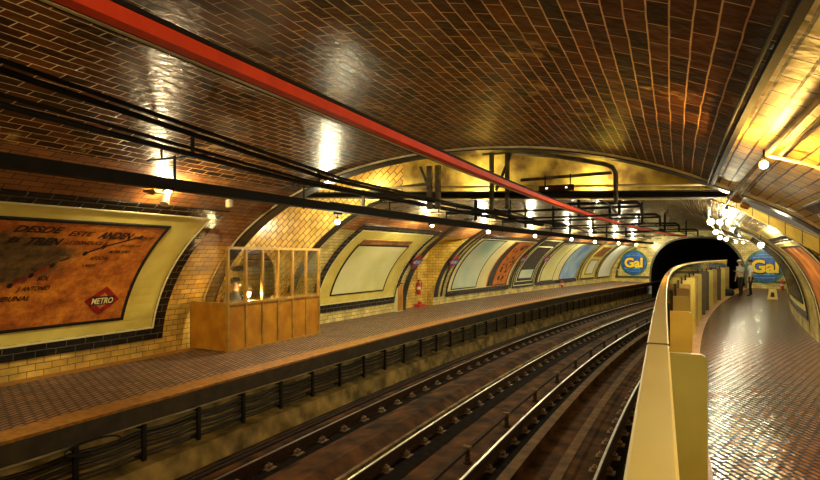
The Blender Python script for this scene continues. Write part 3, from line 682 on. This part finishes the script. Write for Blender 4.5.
# right side conduits along the vault
b = MB(); bar(b, rect(-.50, -.455, 2.76, 2.79), .5, 8.2); bar(b, circ(-.42, 2.79, .012), .5, 8.2); tag(b.build('cable_trunking', M['iron']), 'black trunking on the right of the near vault where brown tiles end', 'pipe')
b = MB(); bar(b, circ(-.70, 2.62, .018), .5, 9.5); bar(b, circ(-.78, 2.60, .012), .5, 9.5); tag(b.build('conduit', M['girder']), 'ochre conduit carrying the near bare bulb on the right', 'pipe')
b = MB(); bar(b, circ(-.72, 2.50, .02), 11, 36); bar(b, circ(-.5, 2.66, .025), 11, 36); tag(b.build('conduit', M['creampipe']), 'pale conduit along the far right lamps', 'pipe')
b = MB(); b.tube([W(5.0, -.70, 2.60), W(4.9, -.95, 2.50), W(4.8, -1.15, 2.36)], .012, 6); tag(b.build('conduit', M['creampipe']), 'short cream arm reaching from the near bulb to a junction box', 'pipe')
b = MB(); b.box(-.10, .10, -.05, .05, -.04, .04); j = place(b.build('junction_box', M['yellowmetal'], local=True), 4.9, -1.18, 2.33, .5); tag(j, 'small cream junction box on the right vault near the bulb', 'junction box')
b = MB(); b.box(-.06, .06, -.05, .05, -.04, .04); j = place(b.build('junction_box', M['rust'], local=True), 4.75, -1.32, 2.25, .5); tag(j, 'small brown junction box just right of the cream one', 'junction box')
# girder and frames in the gap
GS = 10.3
def gbox(b, o0, o1, h0, h1, d=.05, s_=GS):
    P = [W(s_+ds, o, h) for ds in (-d, d) for o in (o0, o1) for h in (h0, h1)]
    i = len(b.v); b.v += P
    for f in ((0, 1, 3, 2), (4, 6, 7, 5), (0, 4, 5, 1), (2, 3, 7, 6), (0, 2, 6, 4), (1, 5, 7, 3)): b.f.append(tuple(i+k for k in f)); b.uv.append([(0, 0)]*4); b.mi.append(0)
def gtube(b, pts, r=.03, s_=GS): b.tube([W(s_, o, h) for o, h in pts], r, 8)
e = empty('cross_girder', W(GS, 3, 2.85), 'long steel girder crossing the station in the gap below the yellow fascia', 'girder')
b = MB(); 
for d0, d1, dd in ((.02, .035, .12), (.125, .14, .12), (.03, .13, .02)):
    P = [W(GS+ds, o, gl(o)+dh) for ds in (-dd, dd) for o in (-1.0, 8.3) for dh in (d0, d1)]; i_ = len(b.v); b.v += P
    for f_ in ((0, 1, 3, 2), (4, 6, 7, 5), (0, 4, 5, 1), (2, 3, 7, 6), (0, 2, 6, 4), (1, 5, 7, 3)): b.f.append(tuple(i_+k for k in f_)); b.uv.append([(0, 0)]*4); b.mi.append(0)
b.build('girder_beam', M['iron'], e)
b = MB(); gtube(b, [(-1.1, 2.95), (8.2, 3.38)], .022, GS-.2); b.build('conduit', M['creampipe'], e)
e = empty('steel_frame', W(GS-.35, 2.9, 2.8), 'upright steel frame hanging from the arch crown with a diagonal brace', 'frame')
b = MB()
for o in (2.78, 3.08): gbox(b, o-.035, o+.035, 2.70, 3.78, .035, GS-.35)
b.build('upright', M['darksteel'], e)
b = MB(); gbox(b, 2.60, 3.25, 3.72, 3.76, .05, GS-.35); b.build('head_plate', M['darksteel'], e)
b = MB(); gtube(b, [(3.0, 3.05), (2.70, 3.72)], .03, GS-.35); b.build('brace', M['darksteel'], e)
e = empty('steel_frame', W(GS-.35, 4.4, 2.8), 'double steel hanger in the gap crossed by the red casing', 'frame')
b = MB(); gbox(b, 4.30, 4.40, 2.75, 3.60, .035, GS-.35); gbox(b, 4.12, 4.22, 2.75, 3.6, .035, GS-.35); b.build('upright', M['darksteel'], e)
b = MB(); gtube(b, [(4.55, 3.6), (4.3, 3.0)], .03, GS-.35); b.build('brace', M['darksteel'], e)
b = MB(); gtube(b, [(2.70, 3.76), (1.9, 3.62), (1.1, 3.42), (.98, 3.36), (.92, 3.25), (.92, 2.75)], .04, GS-.2); tag(b.build('pipe', M['darksteel'], smooth=True), 'bent pipe sloping right then dropping in front of the yellow fascia', 'pipe')
b = MB(); gtube(b, [(2.6, 3.25), (1.0, 3.28)], .03, GS-.1); tag(b.build('pipe', M['darksteel']), 'short horizontal pipe on the yellow fascia above the sign box', 'pipe')
b = MB(); gtube(b, [(6.0, 3.2), (4.5, 3.3)], .03, GS-.1); gbox(b, 6.0, 6.06, 2.9, 3.25, .02, GS-.1); tag(b.build('pipe', M['darksteel']), 'short pipe left of the hanging frames on the fascia', 'pipe')
e = empty('lamp_box', W(GS-.3, 1.9, 2.98), 'small brown box with two tiny lights on the cross girder', 'box')
b = MB(); gbox(b, 1.60, 2.20, 2.99, 3.09, .05, GS-.3); b.build('box_body', M['rust'], e)
b = MB()
for o in (1.72, 2.06): gbox(b, o-.012, o+.012, 3.03, 3.05, .06, GS-.3)
b.build('pilot_light', emit('pilot light', (1, .9, .7), 3), e)
for o in (2.1, 1.66): b = MB(); gtube(b, [(o, 3.08), (o, 3.28)], .012, GS-.3); b.build('hanger_rod', M['iron'], e)
# transverse service frames further along the far vault
for k, s_ in enumerate((13.5, 17.5, 22.5, 28)):
    e = empty('service_frame', W(s_, 3, 2.8), ['first', 'second', 'third', 'fourth'][k]+' black service frame hung across the tracks beyond the gap', 'frame')
    b = MB(); gbox(b, .8, 5.6, 2.93, 2.98, .03, s_); gbox(b, 1.3, 3.9, 2.75, 2.79, .03, s_); b.build('cross_bar', M['iron'], e)
    for o in (1.3, 2.2, 3.9, 4.8): b = MB(); gbox(b, o-.03, o+.03, 2.75, 3.4, .03, s_); b.build('drop_rod', M['iron'], e)
    b = MB(); gtube(b, [(2.4, 3.05), (.9, 3.02), (.8, 2.95), (.78, 2.7)], .035, s_-.3); b.build('bent_pipe', M['iron'], e)
# cables strung lower between frames
for k, (o, h) in enumerate(((3.9, 2.9), (4.3, 2.84), (1.4, 2.9), (3.5, 2.78))):
    b = MB(); b.tube([W(s_, o+.05*math.sin(s_*.8+k), h+.04*math.cos(s_*1.4+k)) for s_ in np.arange(11.2, 34, .4)], .018, 6)
    tag(b.build('cable', M['iron'], smooth=True), 'black cable strung between the service frames of the far vault', 'cable', 'cables between the service frames')
# little loudspeaker and camera near the pipes
e = empty('loudspeaker', W(7.15, 6.75, 2.66), 'pale cylindrical loudspeaker fixed above the left advertisement', 'loudspeaker', rz=rotz(7.15))
b = MB(); b.lathe([(0, 0), (.045, 0), (.05, .02), (.05, .13), (0, .14)], 14); b.build('speaker_body', M['creampipe'], e, local=True)
b = MB(); b.box(.05, .10, -.01, .01, .02, .22); b.build('bracket', M['creampipe'], e, local=True)

# ---------------------------------------------------------------- lamps
def icosphere(b, r, c, n=12, m=8, mi=0, sz=1): b.lathe([(max(1e-4, r*math.sin(math.pi*k/m)), -r*sz*math.cos(math.pi*k/m)) for k in range(m+1)], n, c, mi)
LP = {}
def bulb(s_, o, h, label, group, cool=False, r=.05, mm=None):
    key = (cool, r, mm)
    if key not in LP:
        e = empty('bare_bulb_lamp', (0, 0, 0), label, 'lamp', group)
        b = MB(); icosphere(b, r, (0, 0, 0)); b.build('bulb', M[mm or ('bulbcool' if cool else 'bulb')], e, local=True, smooth=True)
        b = MB(); b.lathe([(0, r*2.2), (r*.5, r*2.2), (r*.55, r*.8), (r*.35, r*.7)], 10); b.box(-.006, .006, -.006, .006, r*2, r*4); b.build('socket', M['iron'], e, local=True)
        LP[key] = e
    else:
        e = dup(LP[key]); e['label'] = label; e['group'] = group
    place(e, s_, o, h); return e
for s_, o, h in [(-7, 6.2, 2.66), (-3.5, 6.2, 2.66), (.3, 6.2, 2.66), (10.0, 6.55, 2.57), (13.8, 6.2, 2.70), (18, 6.3, 2.67), (22.5, 6.25, 2.67), (27.2, 6.25, 2.67), (31.2, 6.35, 2.61), (35.5, 6.3, 2.62), (39.5, 6.3, 2.6)]:
    bulb(s_, o, h, 'glowing bare bulb in the row above the left platform', 'bulbs above the left platform')
bulb(4.9, -.66, 2.52, 'glowing bare bulb near the camera on the right vault', 'near bulb of the right platform', r=.028, mm='bulbamber')
for s_, o, h in [(-6.5, -.7, 2.5), (-1.0, -.4, 2.62), (1.0, -1.5, 2.2), (9.9, -.72, 2.50), (11.0, -.52, 2.43), (12.4, -.69, 2.50), (14.2, -.63, 2.37), (18.1, -.66, 2.36), (22.5, -.66, 2.42), (27.5, -.68, 2.44), (32, -.6, 2.5), (36.4, -.9, 2.5)]:  # the off-frame bulb beside the camera is added to brighten the cap rail
    bulb(s_, o, h, 'white glowing bare bulb in the row above the right platform', 'bulbs above the right platform', cool=True)
bulb(12.5, -1.37, 2.05, 'white glowing bulb low on the right wall by the end sign', 'bulbs above the right platform', cool=True)
bulb(9.3, 10.9, 2.75, 'hidden bare bulb added to light the left exit corridor behind the booth', 'added bulb in the exit corridor')  # out of sight, added to brighten the corridor behind the booth
b = MB(); b.tube([W(10.0, 6.55, 2.77), W(10.0, 6.55, 2.80), W(10.8, 6.55, 2.80)], .012, 6); tag(b.build('wall_bracket', M['iron']), 'thin black arm holding the bulb above the booth end', 'bracket')
# spotlight on the left vault
e = empty('spotlight', (0, 0, 0), 'small round spotlight with two heads lighting the left vault', 'spotlight')
b = MB(); b.tube([(.05, .0, -.02), (-.02, -.03, -.16)], [.045, .065], 14); b.build('spot_head', M['creampipe'], e, local=True)
b = MB(); icosphere(b, .04, (.07, -.02, .06), 10, 6); b.build('spot_bulb', emit('spot lamp', (1, .78, .42), 260*LAMP), e, local=True, smooth=True)
b = MB(); b.tube([(.1, 0, .0), (-.22, 0, .0)], .02, 8); b.tube([(-.2, 0, 0), (-.34, -.0, .0)], [.05, .02], 10); b.box(-.02, .02, -.02, .02, 0, .12); b.build('spot_bracket', M['girder'], e, local=True)
place(e, 5.75, 6.58, 2.74)
# fill lights added behind the girder to brighten the fascia
for o, lb in ((6.0, 'left'), (3.6, 'middle'), (1.3, 'right')):
    e = empty('fascia_fill_light', (0, 0, 0), lb+' added fill light hidden behind the cross girder to brighten the yellow fascia', 'fascia_fill_light')
    b = MB(); b.box(-.05, .05, -.12, .12, -.04, .0); b.box(-.05, -.03, -.12, .12, 0, .08); b.build('housing', M['iron'], e, local=True)
    b = MB(); b.box(-.025, .045, -.10, .10, .002, .012); b.build('fill_tube', emit('added fill tube', (1, .84, .42), 60*LAMP), e, local=True)
    place(e, GS+.26, o, gl(o)+.07)
for k, (s_, o, h, r) in enumerate([(8.6, -.75, 2.62, .09), (9.3, -.92, 2.56, .06)]):
    b = MB(); b.lathe([(0, -.03), (r, -.03), (r, .02), (0, .03)], 16); q = b.build('ceiling_disc', M['edge'], local=True); place(q, s_, o, h); q.rotation_euler = (.5, .3, rotz(s_)); tag(q, ['large', 'small'][k]+' round amber reflector at the mouth of the far vault', 'reflector')
# small camera silhouettes under the trunking
for s_ in (12.9, 8.9):
    e = empty('security_camera', (0, 0, 0), ('far' if s_ > 10 else 'near')+' small black camera under the left trunking', 'camera')
    b = MB(); b.box(-.12, .08, -.035, .035, -.035, .035); b.build('camera_body', M['iron'], e, local=True)
    b = MB(); b.tube([(0, 0, .03), (0, 0, .12)], .012, 6); b.build('mount', M['iron'], e, local=True); place(e, s_, 5.75, 2.66)

# ---------------------------------------------------------------- booth
B0, B1, BF, BB, BH, BL = 8.0, 10.75, 7.62, 8.62, 2.0, .93
e = empty('ticket_booth', W(B0, BF, 0), 'glazed wooden booth with orange brown lower panels on the left platform', 'booth')
n = 6; xs = [B0+(B1-B0)*k/n for k in range(n+1)]
def tb(b, s0, s1, o0, o1, h0, h1): bar(b, rect(o0, o1, h0, h1), s0, s1, 5)
for k in range(n):
    b = MB(); tb(b, xs[k]+.03, xs[k+1]-.03, BF-.0, BF+.03, .03, BL-.03); b.build('door_panel' if k == 3 else 'lower_panel', M['wood'], e)
    b = MB(); tb(b, xs[k]+.03, xs[k+1]-.03, BF+.012, BF+.018, BL+.02, BH-.03); b.build('glass_pane', M['glass'], e)
b = MB(); tb(b, B0, B0+.03, BF+.05, BB, .03, BL-.03); b.build('lower_panel', M['wood'], e)
b = MB(); tb(b, B0+.012, B0+.018, BF+.05, BB, BL+.02, BH-.03); b.build('glass_pane', M['glass'], e)
b = MB(); tb(b, B1-.03, B1, BF+.05, BB, .03, BL-.03); b.build('lower_panel', M['wood'], e)
b = MB(); tb(b, B1-.018, B1-.012, BF+.05, BB, BL+.02, BH-.03); b.build('glass_pane', M['glass'], e)
for x in xs: b = MB(); tb(b, x-.022, x+.022, BF-.02, BF+.04, 0, BH); b.build('post', M['woodpost'], e)
for x in (B0, B1-.03):
    b = MB(); tb(b, x, x+.03, BB-.03, BB, 0, BH if x == B0 else BH); b.build('post', M['woodpost'], e)
b = MB(); tb(b, B0-.02, B1+.02, BF-.022, BF+.045, BH-.03, BH+.02); tb(b, B0, B0+.04, BF, BB, BH-.03, BH+.02); tb(b, B1-.04, B1, BF, BB, BH-.03, BH+.02); b.build('top_rail', M['woodpost'], e)
b = MB(); tb(b, B0-.02, B1+.02, BF-.024, BF+.045, BL-.03, BL+.02); tb(b, B0, B0+.04, BF, BB, BL-.03, BL+.02); tb(b, B1-.04, B1, BF, BB, BL-.03, BL+.02); b.build('middle_rail', M['woodpost'], e)
b = MB(); tb(b, B0-.02, B1+.02, BF-.024, BF+.04, 0, .04); b.build('bottom_rail', M['woodpost'], e)
b = MB(); b.tube([W(xs[3]+.06, BF-.04, BL-.05), W(xs[3]+.14, BF-.04, BL-.05)], .012, 8); b.build('door_handle', M['brass'], e)
b = MB(); tb(b, B0+.35, B0+1.6, BF+.06, BF+.40, BL-.12, BL-.08); tb(b, B0+.4, B0+.45, BF+.08, BF+.13, 0, BL-.12); tb(b, B0+1.5, B0+1.55, BF+.08, BF+.13, 0, BL-.12); tb(b, B0+.4, B0+.45, BF+.33, BF+.38, 0, BL-.12); tb(b, B0+1.5, B0+1.55, BF+.33, BF+.38, 0, BL-.12)
tag(b.build('desk', M['wood']), 'narrow wooden desk inside the booth behind the glass', 'desk')
# clock and white ornament on the desk
b = MB(); b.lathe([(0, -.02), (.06, -.02), (.06, .02), (0, .02)], 18, (0, 0, .09), axis='x'); b.box(-.03, .03, -.04, .04, 0, .03); q = place(b.build('desk_clock', M['creampipe'], local=True), 9.45, BF+.2, BL-.08, math.pi/2); tag(q, 'small round pale clock on the booth desk', 'clock')
b = MB(); b.lathe([(.05, 0), (.05, .02), (.015, .04), (.015, .14), (.07, .16), (.06, .22), (.0, .25)], 14); q = place(b.build('desk_lamp', M['creampipe'], local=True), 8.72, BF+.18, BL-.08); q.scale = (1, 1, 1.7); tag(q, 'small white desk lamp beside the seated figure', 'lamp')
b = MB(); icosphere(b, .035, (0, 0, .13), 10, 6); b.build('lamp_bulb', emit('desk bulb', (1, .8, .5), 260), q, local=True)
# cap hanging on the booth's rear wall
b = MB(); b.lathe([(.02, .12), (.12, .10), (.14, .04), (.12, 0)], 16); b.box(-.05, .05, -.2, -.1, 0, .02); q = place(b.build('hanging_cap', M['uniform'], local=True), 9.0, BF+.75, 1.52); tag(q, 'dark cap hanging above the seated figure in the booth', 'cap')
b = MB(); b.box(-.02, .02, -.02, .02, 0, 1.53); q = place(b.build('coat_stand', M['woodpost'], local=True), 9.0, BF+.75, 0); tag(q, 'thin wooden coat stand holding the dark cap in the booth', 'coat stand')
b = MB(); b.box(-.2, .2, -.2, .2, .47, .51)
for x in (-.17, .17):
    for y in (-.17, .17): b.box(x-.02, x+.02, y-.02, y+.02, 0, .47)
b.box(-.2, .2, .17, .2, .51, .95); q = place(b.build('chair', M['wood'], local=True), 8.75, BF+.66, 0); tag(q, 'wooden chair under the seated figure in the booth', 'chair')

# ---------------------------------------------------------------- people
def figure(name, label, J, E, Rd, regions, mats, cap=None, head=None, parts=()):
    """J joints, E edges, Rd radii; regions: fn(centre)->material slot"""
    me = bpy.data.meshes.new(name); names = list(J); idx = {k: i for i, k in enumerate(names)}
    me.from_pydata([J[k] for k in names], [(idx[a], idx[c]) for a, c in E], [])
    ob = bpy.data.objects.new(name, me); scn.collection.objects.link(ob)
    md = ob.modifiers.new('skin', 'SKIN'); md.use_smooth_shade = True
    if not me.skin_vertices: me.skin_vertices.new()
    sv = me.skin_vertices[0].data
    for k in names:
        r = Rd[k]; sv[idx[k]].radius = (r, r) if not isinstance(r, tuple) else r
    sv[idx['pelvis']].use_root = True
    sb = ob.modifiers.new('sub', 'SUBSURF'); sb.levels = 2; sb.render_levels = 2
    bpy.context.view_layer.update()
    m2 = bpy.data.meshes.new_from_object(ob.evaluated_get(bpy.context.evaluated_depsgraph_get()))
    bpy.data.objects.remove(ob); m2.materials.clear()
    for m_ in mats: m2.materials.append(M[m_])
    for p in m2.polygons: p.material_index = regions(p.center); p.use_smooth = True
    o = bpy.data.objects.new(name, m2); scn.collection.objects.link(o); tag(o, label, 'person'); return o
def skeleton(sit=False, arm='down', lean=0):
    J = {}; Rd = {}; E = []
    def a(k, p, r, par=None): J[k] = p; Rd[k] = r; par and E.append((par, k))
    hz = .60 if sit else .90; L = lean
    a('pelvis', (0, 0, hz), (.14, .10)); a('waist', (L*.2, 0, hz+.15), (.125, .09), 'pelvis'); a('chest', (L*.5, 0, hz+.34), (.15, .10), 'waist'); a('neck', (L*.8, 0, hz+.50), .055, 'chest')
    a('chin', (L+.015, 0, hz+.57), .05, 'neck'); a('face', (L+.025, 0, hz+.64), (.075, .085), 'chin'); a('crown', (L+.01, 0, hz+.72), (.07, .08), 'face'); a('nose', (L+.115, 0, hz+.635), .012, 'face')
    for s_, sg in (('l', 1), ('r', -1)):
        a('hip'+s_, (0, sg*.09, hz-.05), .09, 'pelvis')
        if sit:
            a('knee'+s_, (.42, sg*.11, hz+.0), .06, 'hip'+s_); a('ankle'+s_, (.40, sg*.11, .09), .04, 'knee'+s_)
            a('toe'+s_, (.55, sg*.12, .035), .035, 'ankle'+s_)
        else:
            st_ = sg*.06
            a('knee'+s_, (.03+st_*.4, sg*.10, .48), .06, 'hip'+s_); a('ankle'+s_, (st_, sg*.11, .08), .04, 'knee'+s_); a('toe'+s_, (.14+st_, sg*.13, .035), .035, 'ankle'+s_)
        a('sh'+s_, (L*.6, sg*.18, hz+.43), .06, 'chest')
        if arm == 'down' or (arm == 'one' and sg < 0): el, wr, hd = (L*.4-.02, sg*.24, hz+.16), (L*.4+.05, sg*.25, hz-.08), (.01, 0, -.09)
        else: el, wr, hd = (L*.4+.10, sg*.24, hz+.18), (L*.4+.32, sg*.15, hz+.26), (.09, -sg*.02, .01)
        a('el'+s_, el, .042, 'sh'+s_); a('wr'+s_, wr, .028, 'el'+s_); pm_ = (wr[0]+hd[0]*.6, wr[1]+hd[1]*.6, wr[2]+hd[2]*.6); a('pm'+s_, pm_, (.034, .02), 'wr'+s_)
        for q in range(4):
            y = (q-1.5)*.017; ln = (.85, 1, .93, .75)[q]
            p1 = (pm_[0]+hd[0]*.6*ln, pm_[1]+hd[1]*.6+y, pm_[2]+hd[2]*.6*ln); p2 = (p1[0]+hd[0]*.4*ln+.01, p1[1], p1[2]+hd[2]*.4*ln-.004)
            a('f%d%s' % (q, s_), p1, .009, 'pm'+s_); a('g%d%s' % (q, s_), p2, .008, 'f%d%s' % (q, s_))
        a('th'+s_, (pm_[0]+.03, pm_[1]-sg*.035, pm_[2]+.01), .010, 'pm'+s_)
    return J, E, Rd, hz
def accessories(o, L, hz, cap, hair=True):
    hd = (L+.012, 0, hz+.70)
    if hair: b = MB(); b.lathe([(.088, -.03), (.092, .0), (.085, .04), (.06, .08), (.0, .10)], 18, (hd[0]-.012, 0, hd[2])); b.build('hair', M['hair'], o, local=True, smooth=True)
    if cap: b = MB(); b.lathe([(.095, .01), (.10, .04), (.085, .085), (.0, .11)], 18, hd); b.box(hd[0]+.07, hd[0]+.16, -.06, .06, hd[2]+.012, hd[2]+.022); b.build('cap', M[cap], o, local=True, smooth=True)
    b = MB()
    for sg in (1, -1): icosphere(b, .011, (L+.098, sg*.032, hz+.655), 8, 6)
    b.box(L+.10, L+.106, -.022, .022, hz+.592, hz+.598)
    b.build('eyes_and_mouth', M['ink'], o, local=True)
    b = MB()
    for sg in (1, -1): b.lathe([(.0, -.012), (.024, -.008), (.026, .006), (.0, .012)], 10, (L+.01, sg*.088, hz+.64), axis='x')
    b.build('ears', M['skin'], o, local=True)
# seated figure in the booth
J, E_, Rd, hz = skeleton(sit=True, arm='one', lean=.04)
def rg(c): return 1 if c.z > hz+.53 or (c.z < hz+.35 and c.x > .30 and c.z > hz+.15) else 0
o = figure('person', 'seated person in dark uniform and peaked cap inside the booth', J, E_, Rd, rg, ['uniform', 'skin'])
accessories(o, .04, hz, 'uniform'); place(o, 8.80, BF+.62, .0, -math.pi*.75)
# the pair standing at the far end of the right platform
J, E_, Rd, hz = skeleton(arm='one', lean=.05)
def rg(c):
    if c.z > hz+.53: return 2
    if c.z < hz-.01 and abs(c.y) < .19 and c.z > .07: return 1
    if c.z <= .07: return 1
    return 0 if c.z > hz+.05 and abs(c.y) < .27 and not (abs(c.y) > .2 and c.z < hz+.22) and c.x < .18 else (2 if abs(c.y) > .13 else 0)
o = figure('person', 'standing person in a grey shirt, white cap and black trousers, left of two', J, E_, Rd, rg, ['shirt1', 'pants', 'skin'])
accessories(o, .05, hz, 'whitecap'); place(o, 30.0, -.68, 0, math.pi*.75); o.scale = (.99,)*3
J, E_, Rd, hz = skeleton(arm='down', lean=.02)
o = figure('person', 'standing person in a white shirt and black trousers, right of two', J, E_, Rd, rg, ['shirt2', 'pants', 'skin'])
accessories(o, .02, hz, None); place(o, 30.1, -1.06, 0, math.pi*.6); o.scale = (1.0,)*3
# things near them
b = MB(); b.lathe([(.0, 0), (.22, .0), (.31, .08), (.33, .2), (.27, .33), (.12, .40), (0, .42)], 18); q = b.build('bag', M['uniform'], None, local=True, smooth=True); place(q, 29.9, -.16, 0); tag(q, 'round black bag on the platform floor left of the standing pair', 'bag'); q.scale = (.85, .85, .8)
hn = MB(); hn.tube([(0, -.1, .38), (0, -.07, .50), (0, .07, .50), (0, .1, .38)], .015, 6); hn.build('handle', M['uniform'], q, local=True)
e = empty('floor_sign', (0, 0, 0), 'small cream folding sign standing on the right platform floor', 'sign')
b = MB()
for sg in (1, -1):
    P = [(-.13*sg, -.19, 0), (-.13*sg, .19, 0), (-.02*sg, .13, .44), (-.02*sg, -.13, .44)]; Q = [(p[0]+.015*sg, p[1], p[2]) for p in P]
    b.poly(P); b.poly(Q[::-1])
    for k in range(4): b.quad(P[k], P[(k+1) % 4], Q[(k+1) % 4], Q[k])
b.build('sign_board', M['yellowmetal'], e, local=True)
b = MB(); b.quad((-.118, -.08, .1), (-.118, .08, .1), (-.07, .05, .3), (-.07, -.05, .3)); b.build('sign_mark', M['ink'], e, local=True); place(e, 28.6, -1.95, 0)
def extinguisher(s_, o, h, label, sc=1):
    e = empty('fire_extinguisher', (0, 0, 0), label, 'fire extinguisher')
    b = MB(); b.lathe([(.0, 0), (.075, 0), (.08, .03), (.08, .38), (.06, .44), (.025, .47), (.025, .5), (0, .5)], 16); b.build('cylinder', M['extred'], e, local=True, smooth=True)
    b = MB(); b.box(-.02, .02, -.05, .05, .5, .53); b.tube([(0, -.05, .51), (0, -.11, .45), (0, -.12, .2)], .012, 6); b.build('valve_and_hose', M['ink'], e, local=True)
    b = MB(); b.lathe([(.082, .18), (.082, .28)], 16); b.build('label_band', M['whitecap'], e, local=True)
    place(e, s_, o, h); e.scale = (sc,)*3; return e
extinguisher(17.75, 8.90, .45, 'red fire extinguisher hung on the tiled recess of the left wall')
extinguisher(32.1, 8.55, 0, 'red fire extinguisher on the far left platform floor by the blue poster', .9)
extinguisher(37.7, -1.95, 0, 'orange red fire extinguisher by the right end wall sign')
b = MB(); b.box(-.22, .22, -.1, .1, 0, .10); b.box(-.05, .05, -.05, .05, .1, .2); q = place(b.build('hose_box', M['extred'], local=True), 17.75, 8.86, 0); tag(q, 'low red box on the floor of the recess under the extinguisher', 'box')
b = MB(); b.tube([W(17.75, 8.97, 1.0), W(17.75, 8.97, 1.75)], .012, 6); tag(b.build('pipe', M['extred']), 'thin red pipe rising above the recess extinguisher', 'pipe')
# narrow cabinet door in the left wall
e = empty('wall_cabinet', (0, 0, 0), 'narrow brown cabinet door set in the left wall before the recess', 'cabinet')
b = MB(); b.box(-.19, .19, -.08, .06, 0, 1.02); b.build('cabinet_frame', M['palepanel'], e, local=True)
b = MB(); b.box(-.15, .15, -.10, -.08, .03, .88); b.build('door', M['wood'], e, local=True)
b = MB(); b.box(-.15, .15, -.10, -.08, .90, .99); b.build('top_plate', M['ink'], e, local=True); place(e, 15.95+.1, 8.68, .0)
# little diamond METRO signs on the ribs
def metro_sign(s_, u_, label):
    e = empty('metro_sign', W(s_, *prof(u_)), label, 'sign', 'diamond signs on the left wall')
    b = MB(); f0 = mapL(.09); k = .30
    P = [(s_-k*1.15, u_), (s_, u_-k), (s_+k*1.15, u_), (s_, u_+k)]
    g0 = mapL(.06); b.poly([f0(*p) for p in P])
    for i in range(4): b.quad(g0(*P[i]), g0(*P[(i+1) % 4]), f0(*P[(i+1) % 4]), f0(*P[i]))
    b.build('diamond', M['redink'], e)
    b = MB(); f1 = mapL(.10); b.quad(f1(s_-.28, u_-.11), f1(s_+.28, u_-.11), f1(s_+.28, u_+.11), f1(s_-.28, u_+.11)); b.build('band', M['gblue'], e)
    b = MB(); text(b, 'METRO', mapL(.108), s_-.23, u_-.07, .46, .13, .03); b.build('lettering', M['whitecap'], e)
metro_sign(16.25, 1.85, 'red diamond METRO sign on the wall left of the tiled recess')
metro_sign(18.95, 1.80, 'red diamond METRO sign on the wall right of the tiled recess')
metro_sign(25.55, 1.9, 'red diamond METRO sign beside the black lettered advertisement')
metro_sign(28.55, 1.9, 'red diamond METRO sign before the green and blue advertisement')
